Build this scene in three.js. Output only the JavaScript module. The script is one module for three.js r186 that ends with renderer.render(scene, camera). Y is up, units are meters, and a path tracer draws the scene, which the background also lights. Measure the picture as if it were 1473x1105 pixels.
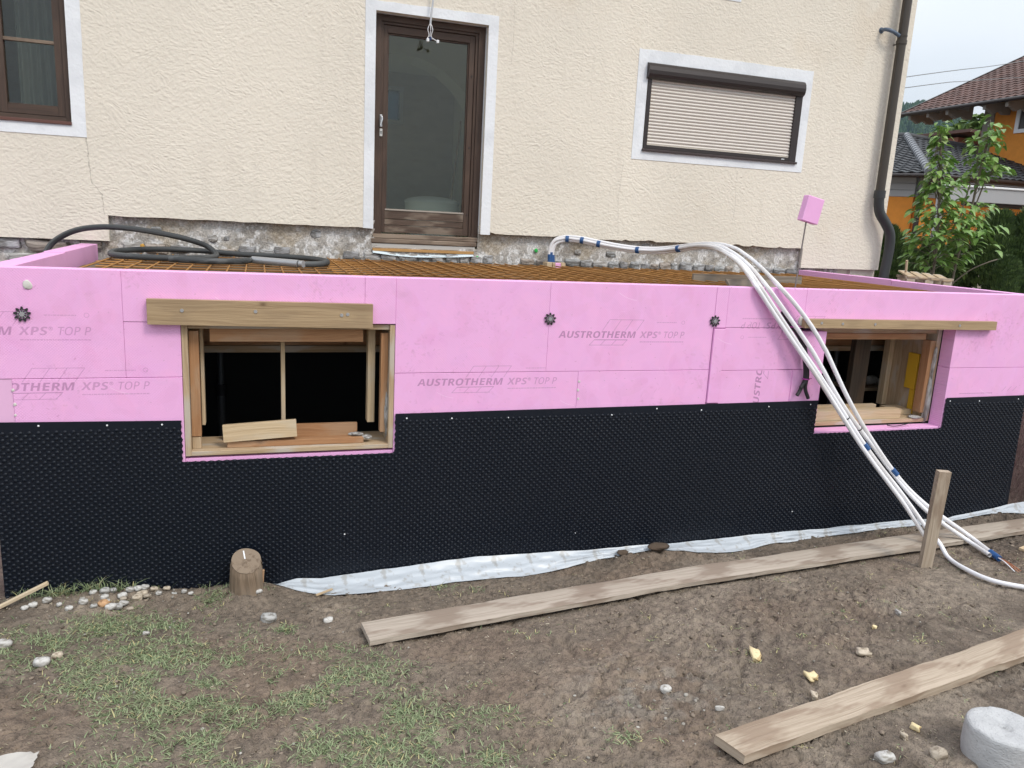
import * as THREE from 'three';
import { RoundedBoxGeometry } from 'three/addons/geometries/RoundedBoxGeometry.js';
import { mergeGeometries } from 'three/addons/utils/BufferGeometryUtils.js';

// ---------------------------------------------------------------- camera, sky, sun, exposure
const scene = new THREE.Scene();
const camera = new THREE.PerspectiveCamera(53.06, 1024 / 768, 0.05, 6000);
camera.position.set(0, 2.3616, 4.6826);
camera.rotation.set(-0.20599, -0.32422, 0.05232, 'YXZ');
camera.updateMatrixWorld();
const renderer = new THREE.WebGLRenderer({ antialias: true });
renderer.setSize(1024, 768);
renderer.toneMapping = THREE.LinearToneMapping;
renderer.toneMappingExposure = 1.17;
renderer.shadowMap.enabled = true;
scene.fog = new THREE.FogExp2(0xaac4dc, 0.00007);

// ---------------------------------------------------------------- random numbers and noise
function rng(seed) {
  let a = seed >>> 0;
  return () => { a = (a + 0x6D2B79F5) | 0; let t = Math.imul(a ^ (a >>> 15), 1 | a); t = (t + Math.imul(t ^ (t >>> 7), 61 | t)) ^ t; return ((t ^ (t >>> 14)) >>> 0) / 4294967296; };
}
const PERM = new Float32Array(65536); { const r = rng(99); for (let i = 0; i < 65536; i++) PERM[i] = r(); }
const hash = (i, j) => PERM[((i * 7919) ^ (j * 104729) ^ (i * j * 31 + 17)) & 65535];
function vnoise(x, y) {
  const i = Math.floor(x), j = Math.floor(y); let u = x - i, v = y - j; u = u * u * (3 - 2 * u); v = v * v * (3 - 2 * v);
  const a = hash(i, j), b = hash(i + 1, j), c = hash(i, j + 1), d = hash(i + 1, j + 1);
  return a + (b - a) * u + (c - a) * v + (a - b - c + d) * u * v;
}
function fbm(x, y, o = 4) { let s = 0, a = .5, t = 0; for (let i = 0; i < o; i++) { s += a * vnoise(x, y); t += a; a *= .5; x = x * 2.03 + 17.3; y = y * 2.03 + 5.1; } return s / t; }
function tnoise(x, y, p) {            // value noise that repeats every p cells
  const w = n => ((n % p) + p) % p, i = Math.floor(x), j = Math.floor(y); let u = x - i, v = y - j; u = u * u * (3 - 2 * u); v = v * v * (3 - 2 * v);
  const a = hash(w(i), w(j)), b = hash(w(i + 1), w(j)), c = hash(w(i), w(j + 1)), d = hash(w(i + 1), w(j + 1));
  return a + (b - a) * u + (c - a) * v + (a - b - c + d) * u * v;
}
function tnoise2(x, y, p, q) { const w = (n, m) => ((n % m) + m) % m, i = Math.floor(x), j = Math.floor(y); let u = x - i, v = y - j; u = u * u * (3 - 2 * u); v = v * v * (3 - 2 * v); const a = hash(w(i, p), w(j, q)), b = hash(w(i + 1, p), w(j, q)), c = hash(w(i, p), w(j + 1, q)), d = hash(w(i + 1, p), w(j + 1, q)); return a + (b - a) * u + (c - a) * v + (a - b - c + d) * u * v; }
function tfbm(x, y, p, o) { let s = 0, a = .5, t = 0; for (let i = 0; i < o; i++) { s += a * tnoise(x, y, p); t += a; a *= .55; x *= 2; y *= 2; p *= 2; } return s / t; }
const clamp = (x, a = 0, b = 1) => Math.min(b, Math.max(a, x));
const sstep = (a, b, x) => { const t = clamp((x - a) / (b - a)); return t * t * (3 - 2 * t); };
const mix = (a, b, t) => a + (b - a) * t;
const mix3 = (a, b, t) => [mix(a[0], b[0], t), mix(a[1], b[1], t), mix(a[2], b[2], t)];
function interp(x, xs, ys) { if (x <= xs[0]) return ys[0]; for (let i = 1; i < xs.length; i++) if (x <= xs[i]) return mix(ys[i - 1], ys[i], (x - xs[i - 1]) / (xs[i] - xs[i - 1])); return ys[ys.length - 1]; }
const lin2s = c => Math.round(255 * clamp(c <= .0031308 ? c * 12.92 : 1.055 * Math.pow(c, 1 / 2.4) - .055));

// ---------------------------------------------------------------- overcast sky (computed) and weak sun
{
  const w = 1024, h = 512, d = new Float32Array(w * h * 4);
  for (let j = 0; j < h; j++) {
    const el = (j + .5) / h * Math.PI - Math.PI / 2;               // row 0 is the bottom
    for (let i = 0; i < w; i++) {
      const az = (i + .5) / w * 2 * Math.PI, se = Math.sin(el), k = (j * w + i) * 4;
      let c;
      if (se > 0) {
        const q = 1 / (se + .25), X = Math.cos(az) * q * Math.cos(el), Y = Math.sin(az) * q * Math.cos(el);
        const n = fbm(X * 1.4 + 40, Y * 1.4 + 40, 5), n2 = fbm(X * .6 + 9, Y * .6 + 2, 3);
        const L = 1.78 * (1 + 2 * se) / 3 * (1 + .22 * (n - .5) + .2 * (n2 - .5));
        const blue = clamp(.55 - (n - .5) * 1.6 - (n2 - .5));
        c = mix3([L * .97, L * 1.0, L * 1.04], [L * .90, L * .985, L * 1.08], blue);
      } else { c = [.16, .15, .13]; }
      d[k] = c[0]; d[k + 1] = c[1]; d[k + 2] = c[2]; d[k + 3] = 1;
    }
  }
  const sky = new THREE.DataTexture(d, w, h, THREE.RGBAFormat, THREE.FloatType);
  sky.mapping = THREE.EquirectangularReflectionMapping; sky.magFilter = THREE.LinearFilter; sky.minFilter = THREE.LinearFilter; sky.needsUpdate = true;
  scene.background = sky; scene.environment = sky;
}
const sun = new THREE.DirectionalLight(0xfff4e4, 1.5);
sun.position.set(2.5 + 14, 34, 24); sun.target.position.set(2.5, 1, 0);
sun.castShadow = true; sun.shadow.radius = 30; sun.shadow.mapSize.set(2048, 2048);
Object.assign(sun.shadow.camera, { left: -14, right: 14, top: 14, bottom: -14, near: 1, far: 90 });
scene.add(sun, sun.target);

// ---------------------------------------------------------------- naming helpers
const used = {};
function numbered(n) { const k = used[n] = (used[n] ?? -1) + 1; return k ? `${n}_${String(k).padStart(3, '0')}` : n; }
function tag(o, label, category, group, kind) {
  if (label) o.userData.label = label; if (category) o.userData.category = category; if (group) o.userData.group = group; if (kind) o.userData.kind = kind; return o;
}
function thing(name, label, category, [x, y, z] = [0, 0, 0], group) { const o = new THREE.Group(); o.name = numbered(name); o.position.set(x, y, z); scene.add(o); return tag(o, label, category, group); }
function mesh(name, geo, m, parent = scene, at) {
  const o = new THREE.Mesh(Array.isArray(geo) ? mergeAll(geo) : geo, m); o.name = parent === scene ? numbered(name) : name; o.castShadow = o.receiveShadow = true;
  if (at) o.position.set(...at); parent.add(o); return o;
}
function mergeAll(list) {
  const keep = list.map(g => { g = g.index ? g.toNonIndexed() : g; for (const k of Object.keys(g.attributes)) if (!['position', 'normal', 'uv', 'color'].includes(k)) g.deleteAttribute(k); return g; });
  return keep.length === 1 ? keep[0] : mergeGeometries(keep);
}

// ---------------------------------------------------------------- geometry helpers
const V3 = (x, y, z) => new THREE.Vector3(x, y, z);
// box with tiny chamfers; uv in metres along its longest side
function box(w, h, d, r = .002, off) {
  const g = new RoundedBoxGeometry(w, h, d, 1, Math.min(r, w * .45, h * .45, d * .45));
  return boxUV(g, w, h, d, off ?? hash(Math.round(w * 991), Math.round(h * 877 + d * 131)) * 7);
}
function boxUV(g, w, h, d, off = 0) {
  if (g.index) g = g.toNonIndexed();
  const long = w >= h && w >= d ? 0 : h >= d ? 1 : 2, p = g.attributes.position, n = g.attributes.normal, uv = g.attributes.uv;
  for (let t = 0; t < p.count; t += 3) {
    const a = [0, 0, 0]; for (let i = 0; i < 3; i++) { a[0] += Math.abs(n.getX(t + i)); a[1] += Math.abs(n.getY(t + i)); a[2] += Math.abs(n.getZ(t + i)); }
    const k = a[0] > a[1] && a[0] > a[2] ? 0 : a[1] > a[2] ? 1 : 2, rest = [0, 1, 2].filter(q => q !== k);
    const ua = rest.includes(long) ? long : rest[0], va = rest.find(q => q !== ua);
    for (let i = 0; i < 3; i++) { const c = [p.getX(t + i), p.getY(t + i), p.getZ(t + i)]; uv.setXY(t + i, c[ua] + off, c[va] + off * .37); }
  }
  return g;
}
const slab = (x0, x1, y0, y1, z0, z1, r = .002, off) => box(x1 - x0, y1 - y0, z1 - z0, r, off).translate((x0 + x1) / 2, (y0 + y1) / 2, (z0 + z1) / 2);
function tube(pts, r, seg = 6, rad = 10, closed = false) { const c = new THREE.CatmullRomCurve3(pts.map(p => V3(...p)), closed, 'centripetal'); return new THREE.TubeGeometry(c, Math.max(4, pts.length * seg), r, rad, closed); }
function rod(a, b, r, rad = 8) {
  const A = V3(...a), B = V3(...b), g = new THREE.CylinderGeometry(r, r, A.distanceTo(B), rad); const q = new THREE.Quaternion().setFromUnitVectors(V3(0, 1, 0), B.clone().sub(A).normalize());
  return g.applyQuaternion(q).translate((A.x + B.x) / 2, (A.y + B.y) / 2, (A.z + B.z) / 2);
}
function cap(pts, i, r) { const p = pts[i]; return new THREE.SphereGeometry(r, 8, 6).translate(...p); }
function polyShape(pts, holes = []) { const s = new THREE.Shape(pts.map(p => new THREE.Vector2(...p))); for (const h of holes) s.holes.push(new THREE.Path(h.map(p => new THREE.Vector2(...p)))); return s; }
function extrude(pts, depth, holes = [], bevel = 0) { return new THREE.ExtrudeGeometry(polyShape(pts, holes), { depth, bevelEnabled: bevel > 0, bevelThickness: bevel, bevelSize: bevel, bevelOffset: -bevel, bevelSegments: 1, curveSegments: 12 }); }
function uvPlanar(g, x0, y0, w, h) { const p = g.attributes.position, uv = g.attributes.uv; for (let i = 0; i < p.count; i++) uv.setXY(i, (p.getX(i) - x0) / w, (p.getY(i) - y0) / h); return g; }
// a lumpy stone: squashed sphere pushed about by noise
function stoneGeo(seed, sx, sy, sz, rough = .25, det = 2, flat = 0) {
  const g = new THREE.IcosahedronGeometry(1, det), p = g.attributes.position;
  for (let i = 0; i < p.count; i++) {
    const v = V3(p.getX(i), p.getY(i), p.getZ(i)); let k = 1 + rough * (fbm(v.x * 1.3 + seed * 3.1 + 20, v.y * 1.3 + v.z * 1.7 + seed, 3) - .5) * 2;
    if (flat) { const m = Math.max(Math.abs(v.x), Math.abs(v.y), Math.abs(v.z)); k *= mix(1, .8 / m, flat); }
    p.setXYZ(i, v.x * k * sx, v.y * k * sy, v.z * k * sz);
  }
  g.computeVertexNormals(); return smooth(g);
}
function smooth(g) {                    // average the normals of vertices that share a place
  const p = g.attributes.position, n = g.attributes.normal, m = new Map(), key = i => `${Math.round(p.getX(i) * 1e4)},${Math.round(p.getY(i) * 1e4)},${Math.round(p.getZ(i) * 1e4)}`;
  for (let i = 0; i < p.count; i++) { const k = key(i), a = m.get(k) ?? m.set(k, [0, 0, 0]).get(k); a[0] += n.getX(i); a[1] += n.getY(i); a[2] += n.getZ(i); }
  for (let i = 0; i < p.count; i++) { const a = m.get(key(i)), l = Math.hypot(...a) || 1; n.setXYZ(i, a[0] / l, a[1] / l, a[2] / l); }
  return g;
}

// ---------------------------------------------------------------- textures
function tex(w, h, f, srgb = true) {
  const d = new Uint8Array(w * h * 4);
  for (let j = 0; j < h; j++) for (let i = 0; i < w; i++) { const c = f((i + .5) / w, (j + .5) / h), k = (j * w + i) * 4; if (srgb) { d[k] = lin2s(c[0]); d[k + 1] = lin2s(c[1]); d[k + 2] = lin2s(c[2]); } else d[k] = d[k + 1] = d[k + 2] = Math.round(255 * clamp(c)); d[k + 3] = 255; }
  const t = new THREE.DataTexture(d, w, h); t.wrapS = t.wrapT = THREE.RepeatWrapping; t.magFilter = THREE.LinearFilter; t.minFilter = THREE.LinearMipmapLinearFilter; t.generateMipmaps = true;
  if (srgb) t.colorSpace = THREE.SRGBColorSpace; t.needsUpdate = true; return t;
}
const std = o => new THREE.MeshStandardMaterial({ roughness: .85, ...o });
const lin = (r, g, b) => new THREE.Color().setRGB(r, g, b);
// wood: u runs along the grain over 2 m, v across over 0.4 m
function wood(seed, light, dark, { knots = 5, stain = 0, stainC = [.1, .07, .05], rough = .8, bump = .0012, fine = 1 } = {}) {
  const r = rng(seed), ks = []; for (let i = 0; i < knots; i++) ks.push([r(), r(), .006 + r() * .012]);
  const hgt = new Float32Array(1024 * 256);
  const map = tex(1024, 256, (u, v) => {
    const warp = .06 * (tfbm(u * 4, v * 4, 4, 3) - .5) * 2; let kn = 0, kd = 0;
    for (const [a, b, s] of ks) { let dx = Math.abs(u - a); dx = Math.min(dx, 1 - dx) * 2; let dy = Math.abs(v - b); dy = Math.min(dy, 1 - dy) * .4; const q = Math.hypot(dx * .6, dy) / s; kn = Math.max(kn, Math.exp(-q * q * .9)); kd += .18 * Math.exp(-q * q * .06) * Math.sign(v - b); }
    const vv = v + warp + kd * .12, g1 = tnoise2(u * 3, vv * 26, 3, 26), g2 = tnoise2(u * 10, vv * 90, 10, 90), g3 = tnoise2(u * 26, vv * 180, 26, 180);
    let t = .38 * g1 + .34 * g2 * fine + .28 * g3 * fine; t = clamp((t - .3) * 1.7); t = clamp(t + .25 * (tfbm(u * 6 + 3, v * 6, 6, 3) - .5));
    let c = mix3(light, dark, t); c = mix3(c, [dark[0] * .45, dark[1] * .38, dark[2] * .35], kn * .85);
    if (stain) c = mix3(c, stainC, stain * sstep(.5, .75, tfbm(u * 8, v * 4 + .5, 4, 4)));
    hgt[Math.min(255, Math.floor(v * 256)) * 1024 + Math.min(1023, Math.floor(u * 1024))] = 1 - t * .8 - kn * .2;
    return c;
  });
  const bm = tex(1024, 256, (u, v) => hgt[Math.min(255, Math.floor(v * 256)) * 1024 + Math.min(1023, Math.floor(u * 1024))], false);
  map.repeat.set(.5, 2.5); bm.repeat.set(.5, 2.5);
  return std({ map, bumpMap: bm, bumpScale: bump, roughness: rough });
}
const M = {
  plankGrey: wood(1, [.45, .39, .325], [.30, .25, .20], { stain: .7, stainC: [.21, .155, .115], knots: 4, bump: .002 }),
  plankWarm: wood(2, [.46, .38, .295], [.30, .235, .17], { stain: .65, stainC: [.23, .16, .11], knots: 5, bump: .002 }),
  lintel: wood(3, [.41, .295, .175], [.28, .19, .105], { knots: 5, stain: .25, stainC: [.2, .14, .09] }),
  pine: wood(4, [.58, .45, .29], [.42, .30, .175], { knots: 6, stain: .3, stainC: [.5, .47, .4] }),
  orange: wood(5, [.42, .225, .11], [.30, .145, .065], { knots: 4, stain: .3, stainC: [.45, .36, .26] }),
  dirtyPine: wood(6, [.50, .38, .25], [.33, .22, .12], { knots: 4, stain: .75, stainC: [.5, .46, .4] }),
  plankOld: wood(17, [.26, .22, .175], [.15, .125, .1], { knots: 3, stain: .4, stainC: [.12, .09, .065] }),
  oldDark: wood(7, [.075, .055, .038], [.035, .024, .016], { knots: 4, stain: .3, stainC: [.13, .07, .03] }),
  door: wood(8, [.072, .042, .029], [.040, .025, .018], { knots: 0, stain: .35, stainC: [.10, .062, .043], rough: .6, bump: .0008 }),
  doorWorn: wood(9, [.30, .235, .18], [.10, .066, .048], { knots: 0, stain: .5, stainC: [.075, .048, .036], rough: .85 }),
  stump: wood(10, [.235, .17, .115], [.10, .07, .045], { knots: 2, stain: .5, stainC: [.25, .2, .15], bump: .004 }),
  rust: std({ color: lin(.44, .22, .065), roughness: .9, metalness: .0, map: tex(128, 128, (u, v) => mix3([1, 1, 1], [.5, .45, .4], sstep(.4, .75, tfbm(u * 8, v * 8, 8, 4)))) }),
  black: new THREE.MeshPhysicalMaterial({ color: lin(.0028, .0058, .0128), roughness: .42, specularIntensity: .75 }),
  blackMatt: std({ color: lin(.02, .02, .022), roughness: .6 }),
  dark: std({ color: lin(.018, .018, .018), roughness: .95 }),
  steel: std({ color: lin(.62, .63, .65), roughness: .35, metalness: .9 }),
  rubber: std({ color: lin(.085, .09, .093), roughness: .7, map: tex(256, 256, (u, v) => mix3([.5, .52, .54], [1, 1, 1], sstep(.48, .7, tfbm(u * 12, v * 6, 6, 4)))) }),
  alu: std({ color: lin(.42, .43, .45), roughness: .45, metalness: .55 }),
  cable: std({ color: lin(.80, .80, .83), roughness: .5, map: tex(256, 64, (u, v) => mix3([1, 1, 1], [.72, .68, .62], .6 * sstep(.55, .78, tfbm(u * 16, v * 4, 4, 4)))) }),
  tape: std({ color: lin(.022, .085, .24), roughness: .45 }),
  copper: std({ color: lin(.72, .33, .18), roughness: .35, metalness: .9 }),
  magenta: std({ color: lin(.42, .04, .32), roughness: .5 }),
  pipe: std({ color: lin(.058, .048, .038), roughness: .38, metalness: .15 }),
  pipeGrey: std({ color: lin(.03, .033, .035), roughness: .38 }),
  brownMetal: std({ color: lin(.037, .029, .028), roughness: .35, metalness: .2 }),
  slatCream: std({ color: lin(.63, .59, .545), roughness: .45 }),
  glass: new THREE.MeshPhysicalMaterial({ color: lin(.90, .93, .88), roughness: .02, transmission: 1, thickness: 0, ior: 1.5 }),
  foam: std({ color: lin(.62, .61, .57), roughness: .9 }),
  yellow: std({ color: lin(.60, .36, .02), roughness: .7 }),
  orangeWall: std({ color: lin(.70, .27, .045), roughness: .95, map: tex(256, 256, (u, v) => mix3([1, 1, 1], [.82, .8, .78], tfbm(u * 9, v * 9, 9, 4))) }),
  greyPaint: std({ color: lin(.36, .37, .39), roughness: .7 }),
  whitePaint: std({ color: lin(.78, .80, .83), roughness: .7 }),
  tileBrown: std({ color: lin(.09, .045, .036), roughness: .75 }),
  tileBlack: std({ color: lin(.02, .021, .024), roughness: .6 }),
  soffit: std({ color: lin(.26, .24, .22), roughness: .85 }),
  roomWall: std({ color: lin(.74, .73, .60), roughness: .95 }),
  green: std({ color: lin(.03, .42, .08), roughness: .8 }),
};

// ---------------------------------------------------------------- plaster, concrete, soil textures
const CRACKS = [[[-1.40, -1.345, -1.335, -1.325, -1.245, -1.235], [2.97, 2.90, 2.75, 2.52, 2.42, 2.25]], [[2.345, 2.35, 2.34], [4.4, 4.1, 3.85]], [[4.97, 4.96, 4.985, 4.97], [3.05, 2.9, 2.7, 2.5]], [[3.6, 3.57, 3.6], [3.05, 2.7, 2.3]]];
const PX0 = -2.4, PY0 = 1.7, PW = 10.4, PH = 5.2;                    // piece of facade the plaster textures cover once
{
  const W = 2048, Hh = 1024, hgt = new Float32Array(W * Hh), sp = [];
  const r = rng(5); for (let i = 0; i < 26; i++) sp.push([PX0 + r() * PW, PY0 + r() * 3.6, .15 + r() * .5, .2 + r() * .6, r()]);
  for (let j = 0; j < Hh; j++) for (let i = 0; i < W; i++) {
    const x = PX0 + (i + .5) / W * PW, y = PY0 + (j + .5) / Hh * PH;
    const wx = x + .06 * (fbm(x * 9, y * 9, 2) - .5), wy = y + .05 * (fbm(x * 9 + 50, y * 9, 2) - .5), low = fbm(x * 3, y * 5, 2); let ridge = 0, tot = 0;
    for (let k = 0; k < 4; k++) { const t = [.12, .75, -.6, -.1][k], ca = Math.cos(t), sa = Math.sin(t), w = sstep(.42, .62, fbm(x * 2.6 + k * 13, y * 3.4 + k * 7, 2)) + .05, n = vnoise((wx * ca + wy * sa) * 25 + k * 40, (wy * ca - wx * sa) * 84); ridge += w * Math.pow(1 - Math.abs(2 * n - 1), 1.5); tot += w; }
    const lump = fbm(wx * 48, wy * 60, 2);
    hgt[j * W + i] = clamp(.5 * ridge / tot * (.4 + low) + .55 * lump + .16 * (vnoise(x * 95, y * 110) - .5));
  }
  const col = tex(W, Hh, (u, v) => {
    const x = PX0 + u * PW, y = PY0 + v * PH, h = hgt[Math.min(Hh - 1, Math.floor(v * Hh)) * W + Math.min(W - 1, Math.floor(u * W))];
    let c = [.745, .695, .605]; const m = fbm(x * 1.1 + 7, y * .8, 4) - .5; c = c.map(k => k * (1 + .14 * m + .06 * (h - .5)));
    let st = 0; for (const [a, b, s, t, k] of sp) { const dx = (x - a) / s, dy = (y - b) / t; st += .5 * Math.exp(-(dx * dx + dy * dy) * 2) * k; }
    st *= sstep(.35, .7, fbm(x * 5, y * 3, 4)); c = mix3(c, [.60, .47, .33], clamp(st) * .75);
    const drip = .8 * sstep(.5, .78, fbm(x * 16, y * 1.1 + 4, 3)) * sstep(.45, .7, fbm(x * 2 + 4, y * 1.5, 3)); c = mix3(c, [.60, .55, .48], drip * .25);
    // the hairline crack running down from the corner of the left window and two fine cracks
    for (const [px, py] of CRACKS) for (let k = 1; k < px.length; k++) {
      const ax = px[k - 1], ay = py[k - 1], bx = px[k], by = py[k]; if (x < Math.min(ax, bx) - .03 || x > Math.max(ax, bx) + .03 || y < Math.min(ay, by) - .01 || y > Math.max(ay, by) + .01) continue;
      const t = clamp(((x - ax) * (bx - ax) + (y - ay) * (by - ay)) / ((bx - ax) ** 2 + (by - ay) ** 2)), d = Math.hypot(x - mix(ax, bx, t) + .012 * (vnoise(x * 30, y * 40) - .5), y - mix(ay, by, t)); if (d < .0034) c = c.map(q => q * (px[0] < 0 ? .66 : .85));
    }
    return c;
  });
  const bmp = tex(W, Hh, (u, v) => hgt[Math.min(Hh - 1, Math.floor(v * Hh)) * W + Math.min(W - 1, Math.floor(u * W))], false);
  M.plaster = std({ map: col, bumpMap: bmp, bumpScale: .0064, roughness: .95 });
  const fine = tex(512, 512, (u, v) => tfbm(u * 40, v * 40, 40, 3), false), fcol = tex(512, 512, (u, v) => { const m = tfbm(u * 6, v * 6, 6, 4); return mix3([.80, .83, .87], [.72, .75, .79], sstep(.4, .8, m)); });
  M.trim = std({ map: fcol, bumpMap: fine, bumpScale: .002, roughness: .9 });
  const ccol = tex(1024, 512, (u, v) => {
    const n = tfbm(u * 12, v * 6, 6, 5), g = tnoise(u * 220, v * 110, 110), s = tfbm(u * 50, v * 25 + 3, 25, 3);
    let c = mix3([.50, .48, .455], [.33, .31, .285], sstep(.3, .7, n)); c = mix3(c, [.62, .615, .61], sstep(.46, .68, s)); c = mix3(c, [.33, .27, .19], .6 * sstep(.55, .75, tfbm(u * 8 + 3, v * 4, 4, 4))); return c.map(k => k * (.7 + .6 * g));
  });
  const cb = tex(1024, 512, (u, v) => .6 * tfbm(u * 60, v * 30, 30, 4) + .4 * tfbm(u * 14, v * 7, 7, 3), false);
  ccol.repeat.set(.5, 1); cb.repeat.set(.5, 1);
  M.rubble = std({ map: ccol, bumpMap: cb, bumpScale: .02, roughness: .97 });
  const kc = tex(512, 512, (u, v) => { const n = tfbm(u * 5, v * 5, 5, 5), h = tnoise(u * 60, v * 60, 60); let c = mix3([.50, .505, .51], [.37, .375, .385], n); if (h > .93) c = c.map(q => q * .55); return c; });
  const kb = tex(512, 512, (u, v) => { const h = tnoise(u * 60, v * 60, 60); return .6 * tfbm(u * 30, v * 30, 30, 3) + .4 * (1 - sstep(.86, .95, h)); }, false);
  kc.repeat.set(3, 3); kb.repeat.set(3, 3);
  M.concrete = std({ map: kc, bumpMap: kb, bumpScale: .004, roughness: .95 });
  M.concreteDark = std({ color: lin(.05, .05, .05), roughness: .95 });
  M.stones = [[.50, .51, .53], [.40, .41, .42], [.55, .54, .53], [.42, .37, .33], [.33, .33, .34]].map((c, k) => std({ color: lin(...c), roughness: .95, map: tex(128, 128, (u, v) => { const n = tfbm(u * 6, v * 6 + k, 6, 5); return mix3([1, 1, 1], [.45, .43, .4], sstep(.35, .75, n)); }), bumpMap: cb, bumpScale: .012 }));
  M.pebbles = [[.47, .46, .44], [.40, .40, .39], [.50, .43, .34], [.50, .30, .16], [.52, .51, .49], [.36, .31, .25]].map((c, k) => std({ color: lin(...c), roughness: .75, map: tex(64, 64, (u, v) => mix3([1.1, 1.1, 1.1], [.45, .42, .38], sstep(.3, .75, tfbm(u * 8 + k, v * 8, 8, 4)))) }));
}

// ================================================================ THE HOUSE
const HZ = -2.8;                                                     // face of the plaster
const house = thing('house', 'cream rendered house wall with brown glazed door, roller shutter and downpipe behind the pink extension', 'house', [0, 0, HZ]);
{
  const L = -6.5, R = 7.056, top = 7.6;
  // bottom edge of the render, broken a little unevenly
  const edge = []; for (let x = 5.945; x > 2.2; x -= .045) edge.push([x, 2.244 + .014 * (fbm(x * 9, 3, 3) - .5) + (hash(Math.round(x * 50), 4) > .9 ? .012 : 0)]);
  const edge2 = []; for (let x = 1.04; x > -1.2; x -= .05) edge2.push([x, 2.247 + .012 * (fbm(x * 9, 7, 3) - .5)]);
  const outline = [[L, 2.036], [-1.212, 2.033], [-1.212, 2.25], ...edge2.reverse(), [1.047, 2.24], [1.047, 4.166], [2.1, 4.166], [2.1, 2.24], ...edge.reverse(), [5.945, 2.24], [5.945, 2.028], [R, 2.036], [R, top], [L, top]];
  const shutHole = [[3.85, 3.23], [5.62, 3.23], [5.62, 3.98], [3.85, 3.98]], leftWin = [[-2.55, 2.975], [-1.443, 2.975], [-1.443, 4.5], [-2.55, 4.5]], upWin = [[3.6, 4.80], [4.69, 4.80], [4.69, 6], [3.6, 6]];
  const w = extrude(outline, .05, [leftWin, upWin, shutHole]); w.translate(0, 0, -.05); uvPlanar(w, PX0, PY0, PW, PH);
  mesh('render_coat', w, M.plaster, house);
  // masonry core behind the render, with the same openings
  const core = extrude([[L, 0], [1.047, 0], [1.047, 4.166], [2.1, 4.166], [2.1, 0], [R - .05, 0], [R - .05, top], [L, top]], .3, [leftWin, upWin]); core.translate(0, 0, -.40); mesh('masonry', core, M.roomWall, house);
  mesh('wall', [slab(R - .36, R - .001, 0, top, -6.3, -.052), slab(L, L + .3, 0, top, -6.3, -.40), slab(L, -.1, 0, top, -6.6, -6.301), slab(-.1, 1.3, 0, 2.95, -6.6, -6.301), slab(-.1, 1.3, 4.45, top, -6.6, -6.301), slab(1.3, 1.98, 0, top, -6.6, -6.301), slab(1.98, 2.36, 0, 3.97, -6.6, -6.301), slab(1.98, 2.36, 4.47, top, -6.6, -6.301), slab(2.36, R - .36, 0, top, -6.6, -6.301)], M.plaster, house);
  mesh('floor_slab', [slab(L + .3, R - .36, 2.02, 2.14, -6.3, -.402), slab(L + .3, R - .36, 4.75, 4.95, -6.3, -.402), slab(1.05, 2.098, 0, 2.0, -.40, -.11)], M.roomWall, house);
  for (const x of [-.35, 3.3]) mesh('partition', slab(x, x + .1, 2.142, 4.748, -6.3, -.403), M.roomWall, house);
  // the room behind the glazed door: an arched niche in the back wall, a small window in it, a tub and laths
  const arch = [], ac = 1.75, ar = 1.12; arch.push([-.25, 2.142], [ac - ar, 2.142], [ac - ar, 3.08]); for (let k = 0; k <= 20; k++) { const t = Math.PI - k / 20 * Math.PI; arch.push([ac + ar * Math.cos(t), 3.08 + 1.25 * Math.sin(t)]); } arch.push([ac + ar, 2.142], [3.3, 2.142], [3.3, 4.748], [-.25, 4.748]);
  const ag = extrude(arch, .5); ag.translate(0, 0, -3.1); mesh('arch_wall', ag, M.roomWall, house);
  const iw = mesh('inner_window', [slab(1.94, 2.40, 3.92, 3.98, -6.3, -6.24), slab(1.94, 2.40, 4.46, 4.52, -6.3, -6.24), slab(1.94, 2.0, 3.98, 4.46, -6.3, -6.24), slab(2.34, 2.40, 3.98, 4.46, -6.3, -6.24)], M.whitePaint, house); mesh('pane', slab(2.0, 2.34, 3.98, 4.46, -6.285, -6.275, .0005), new THREE.MeshPhysicalMaterial({ color: lin(.10, .15, .18), roughness: .05, transmission: 1, thickness: 0 }), iw);
  // roof
  mesh('roof', [box(14.6, .18, 4.9).rotateX(.42).translate(.3, 8.35, -1.2), box(14.6, .18, 4.9).rotateX(-.42).translate(.3, 8.35, -5.6)], M.tileBrown, house);

  // ---- bare masonry at the foot of the wall
  const nx = 420, ny = 30, bg = new THREE.PlaneGeometry(13.0, 2.32, nx, ny), bp = bg.attributes.position;
  for (let i = 0; i < bp.count; i++) { const x = bp.getX(i) + .02, y = bp.getY(i) + 1.16; bp.setXYZ(i, x, y, -.064 + .03 * (fbm(x * 14, y * 18, 4) - .5) + .02 * (fbm(x * 4, y * 6, 2) - .5)); bg.attributes.uv.setXY(i, x, y); }
  bg.computeVertexNormals();
  { // leave the doorway out
    const idx = [], src = bg.index.array; for (let t = 0; t < src.length; t += 3) { const cx = (bp.getX(src[t]) + bp.getX(src[t + 1]) + bp.getX(src[t + 2])) / 3, cy = (bp.getY(src[t]) + bp.getY(src[t + 1]) + bp.getY(src[t + 2])) / 3; if (cx > 1.06 && cx < 2.09 && cy > 2.1) continue; idx.push(src[t], src[t + 1], src[t + 2]); } bg.setIndex(idx);
  }
  const base = mesh('rubble_base', bg, M.rubble, house), r = rng(31);
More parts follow.
